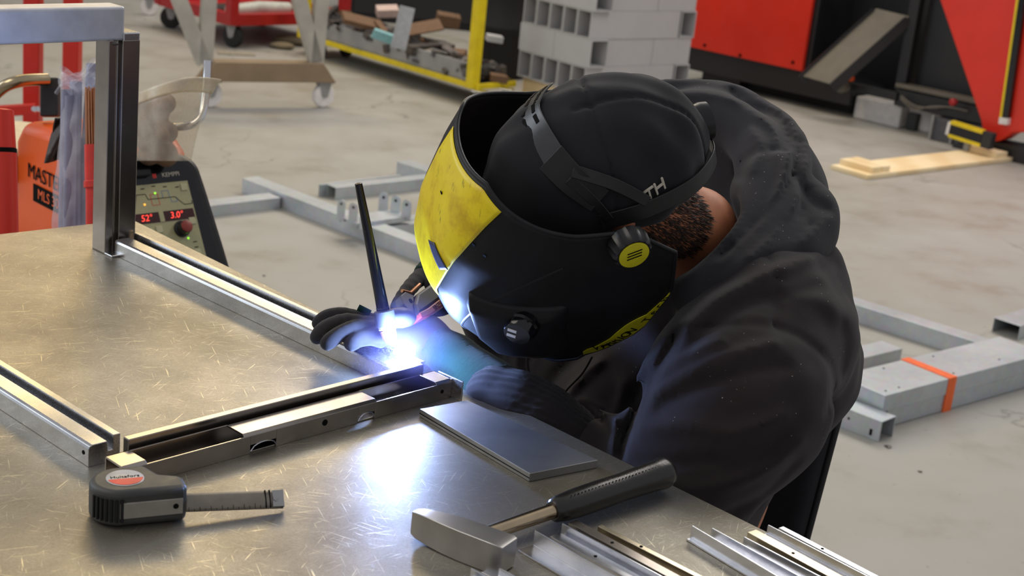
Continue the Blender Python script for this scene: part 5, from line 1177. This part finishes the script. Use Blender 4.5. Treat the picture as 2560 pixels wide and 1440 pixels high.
# seams on shoulder and armhole as fine raised stitching is carried by the folds above
cuffL = [P(1400, 1100, 1.69), P(1345, 1058, 1.69), P(1290, 1022, 1.695), P(1236, 988, 1.702)]
c_ = chain(cuffL, [.046, .045, .042, .034], .01)
ax_c = (cuffL[3]-cuffL[0])/np.linalg.norm(cuffL[3]-cuffL[0])
o0 = cuffL[0].copy()
def ribf(X, Y, Zz): return .0009*np.sin(((X-o0[0])*ax_c[0]+(Y-o0[1])*ax_c[1]+(Zz-o0[2])*ax_c[2])*0+np.arctan2((Zz-o0[2])*1.0, (X-o0[0])*ax_c[1]-(Y-o0[1])*ax_c[0])*46)
cl('sleeve_cuff', c_, .0030, M['rib'], sw, noise=ribf)
c_ = chain([P(1200, 745, 2.03), P(1182, 728, 2.02)], [.041, .037], .01); cl('sleeve_cuff', c_, .004, M['rib'], sw)
# ---- hood bunched round the neck
hd = []
def loop(pts, rs, k=.004):
    q = spline([P(*p) for p in pts], 5); r_ = np.interp(np.linspace(0, 1, len(q)), np.linspace(0, 1, len(rs)), rs)
    return [('c', q[j], q[j+1], float(r_[j]), float(r_[j+1]), k) for j in range(len(q)-1)]
hd += loop([(1600, 250, 1.99), (1650, 230, 2.01), (1760, 230, 2.01), (1840, 248, 1.99), (1912, 284, 1.95), (1962, 332, 1.90), (1984, 395, 1.85), (1978, 450, 1.81), (1992, 520, 1.79), (2030, 560, 1.77)], [.014, .015, .016, .018, .019, .020, .021, .021, .023, .026], .004)
hd += loop([(1660, 268, 1.94), (1750, 272, 1.93), (1830, 300, 1.91), (1885, 352, 1.88), (1905, 415, 1.84), (1900, 480, 1.80), (1868, 560, 1.76), (1810, 640, 1.72), (1745, 720, 1.69)], [.018, .026, .033, .034, .035, .036, .036, .036, .034], .003)
hd += loop([(1700, 290, 2.03), (1820, 320, 2.01), (1920, 400, 1.96), (1960, 500, 1.90), (1940, 620, 1.84)], [.035, .045, .045, .050, .050], .02)
hd += loop([(1985, 470, 1.83), (2032, 530, 1.79), (2010, 600, 1.76), (1930, 650, 1.72), (1840, 700, 1.69), (1760, 760, 1.68)], [.024, .030, .034, .036, .036, .028], .004)
hd += loop([(1945, 420, 1.80), (1950, 510, 1.76), (1905, 600, 1.72), (1830, 670, 1.68)], [.018, .022, .024, .020], .003)
hd += [('c', P(1760, 330, 1.98), P(1870, 500, 1.94), .055, .06, .02)]
def nz2(X, Y, Zz): return .0016*np.sin(X*60+Y*33+3*np.sin(Zz*30))*np.sin(Zz*46-Y*40)
HLN = [
 ([(1831, 227), (1867, 263), (1925, 280), (1961, 308), (1974, 345)], 10, -.008, 2.2),
 ([(1640, 222), (1726, 213), (1817, 231), (1889, 243), (1950, 268), (1988, 296), (2002, 335)], 7, -.0025, 2.2),
 ([(1687, 236), (1788, 238), (1860, 263), (1925, 312), (1946, 350), (1945, 380)], 7, .006, 2.2),
 ([(1845, 335), (1853, 397), (1856, 440)], 13, -.003, 2.2), ([(1947, 375), (1900, 375), (1856, 404), (1850, 440)], 7, -.004, 2.2),
 ([(1880, 330), (1905, 370), (1880, 420)], 12, .006, 2.2),
 ([(2000, 350), (1985, 420), (1950, 490), (1880, 570), (1800, 640)], 8, -.008, 2.2), ([(1975, 380), (1955, 460), (1910, 540), (1840, 610)], 9, .006, 2.2),
 ([(2012, 476), (2033, 505), (2066, 523)], 12, -.008, 2.2), ([(2020, 400), (2005, 470), (1960, 560), (1880, 640)], 8, .006, 2.2), ([(2030, 560), (1960, 620), (1860, 680)], 10, -.006, 2.2),
 ([(2070, 545), (2000, 600), (1900, 640), (1800, 700)], 14, .005, 2.2),
]
hf_ = pxfold(HLN)
def nzh(X, Y, Zz): return nz2(X, Y, Zz)+hf_(X, Y, Zz)
cl('hood', hd, .0042, M['hood'], smooth_it=4, noise=nzh, cuts=[('c', H(-.02, 0, .02), H(-.04, 0, -.06), .098, .092, .012), ('c', H(-.04, 0, -.05), neck, .08, .062, .01)])
# collar inside the hood
# drawstring
p = spline([P(1480, 893, 1.80), P(1455, 935, 1.82), P(1410, 985, 1.85), P(1393, 1040, 1.86)], 8); mb = MB(); mb.tube(p, .0012, 8); build('drawstring', mb, M['ink'], sw, smooth=60)
p = spline([P(1332, 850, 1.96), P(1318, 900, 1.95), P(1326, 950, 1.945), P(1338, 985, 1.94)], 8); mb = MB(); mb.tube(p, .0020, 8); ds = build('drawstring', mb, M['rib'], sw, smooth=60)
mb = MB(); mb.tube([P(1336, 982, 1.939), P(1331, 996, 1.938)], .0024, 10); build('cord_tip', mb, M['scrap'], sw, smooth=50)
# ---- trousers, shoes
tr_ = chain([P(1600, 1400, 2.0), pelv], [.148, .150], .05)
for h_, k_, a_ in ((hipL, knL, anL), (hipR, knR, anR)): tr_ += chain([h_, k_, a_+Z*.02], [.098, .075, .060], .04)
cl('trousers', tr_, .010, M['trouser'])
for a_, t_2 in ((anL, toL), (anR, toR)):
    cl('shoe', [('c', a_, a_-Z*.03, .050, .050, .02), ('c', a_-Z*.035, t_2-Z*.0, .050, .038, .02)], .006, M['rubber'])
# ---- cap, hair
cp_ = [('e', H(-.008, 0, .022), np.array([hF, hLft, hU]), (.111, .0857, .091), .02), ('c', H(.07, 0, .03), H(.095, 0, -.005), .055, .05, .03)]
def capn(X, Y, Zz):
    dx, dy, dz = X-headc[0], Y-headc[1], Zz-headc[2]
    lx = dx*hF[0]+dy*hF[1]+dz*hF[2]; ly = dx*hLft[0]+dy*hLft[1]+dz*hLft[2]; lz = dx*hU[0]+dy*hU[1]+dz*hU[2]
    s1 = np.exp(-((ly-.026-.12*lx*lx*4)/.003)**2)*(lx < .03); s2 = np.exp(-((lx-.010+.9*ly*ly)/.003)**2); s3 = np.exp(-((ly+.055)/.0022)**2)*(lx < .03)
    return -.0034*(s1+s2+s3)+.0016*np.sin(lx*90+ly*40)*np.sin(lz*60)+.0009*np.sin(ly*160+lx*50)
cap = cl('cap', cp_, .0032, M['cap'], noise=capn, cuts=[('e', H(-.02, 0, -.115), np.array([hF, hLft, hU]), (.20, .13, .075), .006)])
# hair at the nape: short strands
rn = random.Random(5); mb = MB()
nk0, nk1 = H(-.035, 0, -.05), neck; nax = (nk1-nk0)/np.linalg.norm(nk1-nk0); nu = np.cross(nax, Z); nu /= np.linalg.norm(nu); nv = np.cross(nax, nu); nL = float(np.linalg.norm(nk1-nk0))
for i in range(5200):
    t_h = rn.random()*.80-.12; an = rn.uniform(0, 2*math.pi); dr_ = nu*math.cos(an)+nv*math.sin(an)
    if t_h > .62+.16*math.sin(an*2+1): continue
    a_ = nk0+nax*(nL*t_h)+dr_*.0455; b_ = a_+nax*rn.uniform(.006, .012)+dr_*rn.uniform(.001, .004)+nu*rn.uniform(-.002, .002); mb.tube([a_, (a_+b_)/2+dr_*.0006, b_], [.0006, .0005, .0002], 3, cap=False)
o = build('hair', mb, M['hair'], per, smooth=180); 
# ---- gloves
for sd_, r_ in (('L', .0094), ('R', .0098)):
    pr = hand_mesh_prims(sd_, r_)
    S, th, palm = hand_fingers(sd_); 
    g = cl('glove', pr, .0024, M['glove'], label='grey coated green knit glove')
    wr = wrL if sd_ == 'L' else wrR
    kp = [('c', palm[1], palm[2], r_*2.72, r_*2.96, .01), ('c', palm[2], wr, r_*3.1, .039, .012)]
    bk = [S[i][0] for i in range(4)]
    if sd_ == 'R': kp = [('c', S[0][0]+CU*.010-CF*.004, palm[1]+CU*.010, r_*1.1, r_*2.6, .01), ('c', S[0][1]+CU*.0050+CF*.004, S[0][0]+CU*.009+CF*.002, r_*.95, r_*1.1, .01), ('c', palm[1]+CU*.006, wr, r_*2.8, .036, .01)]
    ak = V3(wr-palm[1]).normalized(); ak = np.array(ak)
    def kn(X, Y, Zz, ak=ak): return .0003*np.sin((X*ak[1]-Y*ak[0])*1900)+.0003*np.sin((X*ak[0]+Y*ak[1]+Zz*ak[2])*1100)
    if sd_ == 'L': mb = MB(); mb.box((0, 0, 0), (.016, .0012, .011), frame(P(909, 779, 1.765), CR*.9-CU*.45, CF)); build('cuff_tag', mb, M['knit'], g)
    cl('knit_back', kp, .0026, M['knit'], g, noise=kn)

# ------------------------------------------------------------------ welding helmet
hm = thing('welding_helmet', 'black welding helmet with yellow front panel, side knob and head band worn by the person', 'welding helmet', V3(headc))
eF = cv(-.97, -.16, .12); eU = cv(-.10, .68, .73); eU = eU-eF*np.dot(eU, eF); eU /= np.linalg.norm(eU); eL2 = np.cross(eU, eF)
ESC = .885; eo = P(1448, 318, 1.585)
HE = frame(eo, eF, eL2)
def ip(x, xs, ys): return float(np.interp(x, xs, ys))
def sh(u, v, off=0.0):
    # u in -1..1 right cheek to left cheek ; v 0 top rim .. 1 bottom rim
    th = u*math.radians(90+28)
    au = abs(u)
    zt2 = ip(au, [0, .12, .25, .5, .7, .85, 1.0], [-.004, -.002, .0, -.026, -.048, -.055, -.105])
    zb2 = ip(au, [0, .2, .4, .6, .72, .8, .92, 1.0], [-.298, -.302, -.308, -.318, -.318, -.300, -.245, -.170])
    z = zt2+(zb2-zt2)*v
    X = ip(z, [-.31, -.27, -.22, -.16, -.10, -.04, .0], [.095, .150, .186, .203, .190, .165, .143])
    Y = ip(z, [-.31, -.26, -.18, -.10, .0], [.085, .11, .128, .134, .136])
    e = ip(z, [-.22, -.10, 0], [3.3, 2.9, 2.35])
    if abs(th) <= math.pi/2:
        c, s_ = math.cos(th), math.sin(th); x = X*abs(c)**(2/e); y = Y*(abs(s_)**(2/e))*(1 if s_ >= 0 else -1)
    else:
        ex = (abs(th)-math.pi/2)/math.radians(28); x = -.088*ex; y = (Y-.004*ex*ex)*(1 if th > 0 else -1)
    # centre crease below the panel
    n = Vector((x*1.0, y*1.4, 0)).normalized()
    return np.array(HE @ Vector((x*ESC+n.x*off, y*ESC+n.y*off, z*ESC)))
NU, NV = 72, 36
mb = MB(); mb.grid(lambda a, v: sh(-1+2*a, v), NU, NV); shell = build('shell', mb, M['helmet'], hm, smooth=180, solid=.003)
# rolled rim
q = [sh(-1+2*i/NU, 0) for i in range(NU+1)]+[sh(1, j/10) for j in range(1, 11)]+[sh(1-2*i/NU, 1) for i in range(1, NU+1)]+[sh(-1, 1-j/10) for j in range(1, 11)]
mb = MB(); mb.tube(q, .0026, 8, cap=False); build('rim', mb, M['helmet'], hm, smooth=180)
def patch(name, u0, u1, v0, v1, mat, off=.0025, n=24, par=None, shape=None, th=.001):
    def fn(a, b):
        u = u0+(u1-u0)*a; v = v0+(v1-v0)*b
        if shape: u, v = shape(a, b)
        return sh(u, v, off)
    mb = MB(); mb.grid(fn, n, n); return build(name, mb, mat, par or hm, smooth=180, solid=th)
yp = patch('front_panel', -.30, .36, .0, .66, M['yellow'], off=.0030, shape=lambda a, b: (-.12+((.385-.20*b)+.12)*a, .012+.56*b))
for u, v in ((.04, .16), (.33, .21), (.40, .22)):
    c_ = sh(u, v, .0042 if u < .1 else .0017); n_ = c_-sh(u, v, 0); n_ /= np.linalg.norm(n_); t_2 = sh(u+.02, v, 0)-sh(u, v, 0); t_2 -= n_*np.dot(t_2, n_); mb = MB(); mb.lathe([(.0022, 0), (.0022, .0006)], frame(c_, t_2, np.cross(n_, t_2)), 10); build('panel_hole', mb, M['ink'], hm)
# dark label on the yellow panel
patch('dark_label', 0, 0, 0, 0, plain('dark_blue_label', srgb(50, 56, 84), .4), off=.0046, n=8, shape=lambda a, b: (.07+.05*a+.13*b, .36+.055*b-.03*a), par=yp)
# left cheek: ridge, sensor knob, lower panel
def chk(u, v, off=.0): 
    c_ = sh(u, v, off); n_ = sh(u, v, .01)-sh(u, v, 0); n_ /= np.linalg.norm(n_); t_2 = sh(u+.02, v)-sh(u, v); t_2 -= n_*np.dot(t_2, n_); return frame(c_, t_2, np.cross(n_, t_2))
K = chk(.83, .06, .002)
mb = MB(); mb.lathe([(.0215, -.002), (.022, .004), (.0205, .016), (.0185, .019)], K, 48, wob=lambda t, z: 1+(.035 if math.sin(t*16) > 0 else -.02)); kb = build('side_knob', mb, M['black_plastic'], hm, smooth=30)
mb = MB(); mb.lathe([(.0165, .0188), (.0165, .0202), (.015, .0206)], K, 32); build('knob_sticker', mb, M['yellow_dim'], kb, smooth=40)
mb = MB()
for k_ in (-1, 0, 1): mb.beam(K @ Vector((-.008, .004*k_, .0210)), K @ Vector((.008, .004*k_+.003, .0210)), .0012, .0004, up=V3(K.to_3x3() @ Vector((0, 0, 1))))
build('knob_print', mb, M['ink'], kb)
def bump_panel(a, b):
    u = .38+.34*a; v = .43+.48*b; e_ = min(a, 1-a, b, 1-b)*8; return sh(u, v, .001+.010*min(1, max(0, e_)))
mb = MB(); mb.grid(bump_panel, 24, 24); lp = build('lower_housing', mb, M['helmet'], hm, smooth=60, solid=.001)
K2 = chk(.60, .53, .008)
mb = MB(); mb.lathe([(.020, -.004), (.020, .003), (.0175, .005), (.016, .013), (.0145, .015)], K2, 32, wob=lambda t, z: 1+.015*math.sin(9*t)); sk = build('sensor_knob', mb, M['gloss_black'], hm, smooth=35)
mb = MB()
for y_ in (-.004, .004): mb.box((-.006, y_, .0155), (.010, .0035, .001), K2)
build('white_mark', mb, M['white_pl'], sk)
def eye(u, v, off=.002): return sh(u, v, off)
mb = MB(); mb.grid(lambda a, b: sh(-.12+.24*a, .70+.16*b, .0025), 14, 8); build('lens_window', mb, plain('dark_green_lens', srgb(12, 22, 18), .06), hm, smooth=180)
# crease lines
mb = MB(); mb.tube([sh(u_, v_, .0005) for u_, v_ in [(.24+.45*i/24, .78-.60*(i/24)**.9) for i in range(25)]], .0022, 6); build('moulded_ridge', mb, M['helmet'], hm, smooth=60)
# yellow strip with lettering on the lower left rim
ys = patch('yellow_strip', 0, 0, 0, 0, M['yellow_dim'], off=.0024, n=28, shape=lambda a, b: (.745+.245*a, .99-.19*b*math.sin(math.pi*(.04+.93*a))**.7))
word = 'WARRION  Tech'
for i, ch in enumerate(word):
    if ch == ' ': continue
    u_ = .775+.0165*i; v_ = .915
    Kc = chk(u_, v_, .0036); t_2 = sh(u_+.02, v_)-sh(u_-.02, v_); t_2 /= np.linalg.norm(t_2); n_ = np.array(Kc.to_3x3() @ Vector((0, 0, 1))); yv = -(sh(u_, v_+.02)-sh(u_, v_-.02)); 
    Mc = frame(np.array(Kc.translation), t_2, np.cross(n_, t_2)); text('letter', ch, Mc, .0165, M['ink'], ys, ex=.0001)
# head gear: band over the forehead, fork, size wheel
def hband(pts, w, t, mat, name, par=None, n=10, up=None):
    q = spline(pts, 5); mb = MB(); wv = []
    for i, p in enumerate(q):
        d = q[min(i+1, len(q)-1)]-q[max(i-1, 0)]; d /= np.linalg.norm(d); out = p-H(-.01, 0, .0); out -= d*np.dot(out, d); out /= np.linalg.norm(out); s_ = np.cross(d, out); ww = w[0]+(w[1]-w[0])*i/(len(q)-1)
        wv.append((p+s_*ww/2, p-s_*ww/2, p+s_*ww/2+out*t, p-s_*ww/2+out*t))
    vs = [x for k in wv for x in k]; fs = []
    for i in range(len(wv)-1):
        a = 4*i; b = a+4; fs += [(a, a+1, b+1, b), (a+2, b+2, b+3, a+3), (a, b, b+2, a+2), (a+1, a+3, b+3, b+1)]
    fs += [(0, 2, 3, 1), (4*len(wv)-4, 4*len(wv)-3, 4*len(wv)-1, 4*len(wv)-2)]
    mb.add(vs, fs); return build(name, mb, mat, par or hm, bevel=.0006, fixn=True, smooth=40), q
def HS(az, el, r=1.0):   # point on cap surface: az from forwards to left, el up
    a, e = math.radians(az), math.radians(el); return H(-.008+.1250*math.cos(a)*math.cos(e)*r, .0965*math.sin(a)*math.cos(e)*r, .023+.1060*math.sin(e)*r)
band, bq = hband([HS(-42, 50), HS(-20, 50), HS(2, 46), HS(28, 40), HS(48, 27)], (.030, .034), .0018, M['strap'], 'top_band')
for i, f_ in enumerate((.10, .18, .26, .34, .42, .50, .58, .66)):
    for sgn in (-1, 1):
        k_ = int(f_*(len(bq)-1)); p = bq[k_]; d = bq[k_+1]-bq[k_-1]; d /= np.linalg.norm(d); out = p-H(-.01, 0, 0); out -= d*np.dot(out, d); out /= np.linalg.norm(out); s_ = np.cross(d, out)
        c_ = p+s_*.0075*sgn+out*.0019+d*(.003*sgn); mb = MB()
        if i % 2 == (0 if sgn > 0 else 1): mb.beam(c_-d*.006, c_+d*.006, .0046, .0006, up=out)
        else: mb.lathe([(.0018, 0), (.0018, .0003)], frame(c_, d, np.cross(out, d)), 10)
        build('band_slot', mb, M['ink'], band)
hband([HS(46, 29, 1.01), HS(62, 16, 1.03), HS(76, 2, 1.04)], (.036, .030), .0018, M['strap_dark'], 'side_band')
hband([HS(60, 17, 1.035), HS(72, 4, 1.045), HS(80, -12, 1.06)], (.012, .010), .0018, M['strap_dark'], 'band_fork')
hband([HS(62, 22, 1.035), HS(84, 12, 1.05), HS(100, -4, 1.06)], (.014, .012), .0018, M['strap_dark'], 'band_fork')
hband([HS(75, -14, 1.05), HS(100, -10, 1.05), HS(130, -8, 1.04), HS(160, -8, 1.03), HS(180, -8, 1.03), HS(200, -8, 1.03), HS(240, -10, 1.04), HS(285, -14, 1.05)], (.020, .020), .002, M['strap_dark'], 'rear_band')
c_ = HS(188, 6, 1.04); n_ = c_-H(0, 0, .02); n_ /= np.linalg.norm(n_); Kr = frame(c_, np.cross(n_, hU), hU)
mb = MB(); mb.lathe([(.021, -.002), (.022, .006), (.020, .016), (.016, .018)], Kr, 36, wob=lambda t, z: 1+.03*math.sin(t*18)); build('size_wheel', mb, M['black_plastic'], hm, smooth=35)
mb = MB(); mb.tube([sh(.80, .10, -.012), H(-.01, .095, -.03)], .010, 14); build('pivot', mb, M['strap_dark'], hm, smooth=50)
# lettering on the cap
for i, ch in enumerate(' TH'):
    az_ = 96+i*6.2; el_ = -5.5+i*3.2; p = HS(az_, el_, 1.0)
    n_ = p-H(-.008, 0, .022); n_ /= np.linalg.norm(n_); t_2 = HS(az_+1, el_+.5)-HS(az_-1, el_-.5); t_2 /= np.linalg.norm(t_2)
    if i == 0: continue
    text('cap_letter', ch, frame(p-n_*.0005, t_2, np.cross(n_, t_2)), .021, M['white_ink'], cap, ex=.0012, shear=.2)

# ------------------------------------------------------------------ chair behind the welder
cc = P(1682, 1195, 2.20); lat = np.array([.74, -.67, 0]); nrm = np.array([.67, .74, 0]); upc = Z*.97+nrm*.22; upc /= np.linalg.norm(upc)
ch = thing('office_chair', 'black padded workshop chair behind the welder, its back edge showing', 'chair', (float(cc[0]-.1), float(cc[1]-.1), 0))
poly = []
for cx, cy, a0 in ((.16, .19, 0), (-.16, .19, 90), (-.17, -.17, 180), (.17, -.17, 270)):
    for k_ in range(6): t = math.radians(a0+k_*18); poly.append((cx+.055*math.cos(t), cy+.055*math.sin(t)))
mb = MB(); mb.prism(poly, .05, frame(cc+nrm*.02, lat, upc), z0=-.025); build('backrest', mb, M['cap'], ch, bevel=.018, seg=4, smooth=40)
mb = MB(); q = [np.array(frame(cc+nrm*.02, lat, upc) @ Vector((x*1.012, y*1.012, 0))) for x, y in poly+[poly[0]]]; mb.tube(q, .005, 8, cap=False); build('piping', mb, M['rubber'], ch, smooth=60)
sc2 = pelv.copy(); sc2[2] = .44
mb = MB(); mb.box((0, 0, 0), (.44, .44, .07), Matrix.Translation(V3(sc2)) @ Matrix.Rotation(math.radians(-42), 4, 'Z')); build('seat_pad', mb, M['cap'], ch, bevel=.03, seg=4, smooth=40)
mb = MB(); mb.beam(sc2+nrm*.2-Z*.02, cc+nrm*.06-upc*.12, .05, .012, up=nrm); build('back_bar', mb, M['machine_black'], ch)
mb = MB(); mb.tube([(sc2[0], sc2[1], .08), (sc2[0], sc2[1], .41)], .025, 16); build('gas_column', mb, M['machine_black'], ch, smooth=40)
for k_ in range(5):
    t = k_*2*math.pi/5; e_ = np.array([math.cos(t), math.sin(t), 0]); mb = MB(); b_ = np.array([sc2[0], sc2[1], .09]); mb.beam(b_, b_+e_*.27-Z*.02, .045, .03); build('base_arm', mb, M['machine_black'], ch, bevel=.004)
    g_ = b_+e_*.27; mb = MB(); mb.lathe([(.012, -.012), (.027, -.012), (.027, .012), (.012, .012)], Matrix.Translation((g_[0], g_[1], .0275)) @ Matrix.Rotation(t, 4, 'Z') @ Matrix.Rotation(math.pi/2, 4, 'Y'), 16); build('castor', mb, M['rubber'], ch, smooth=40)
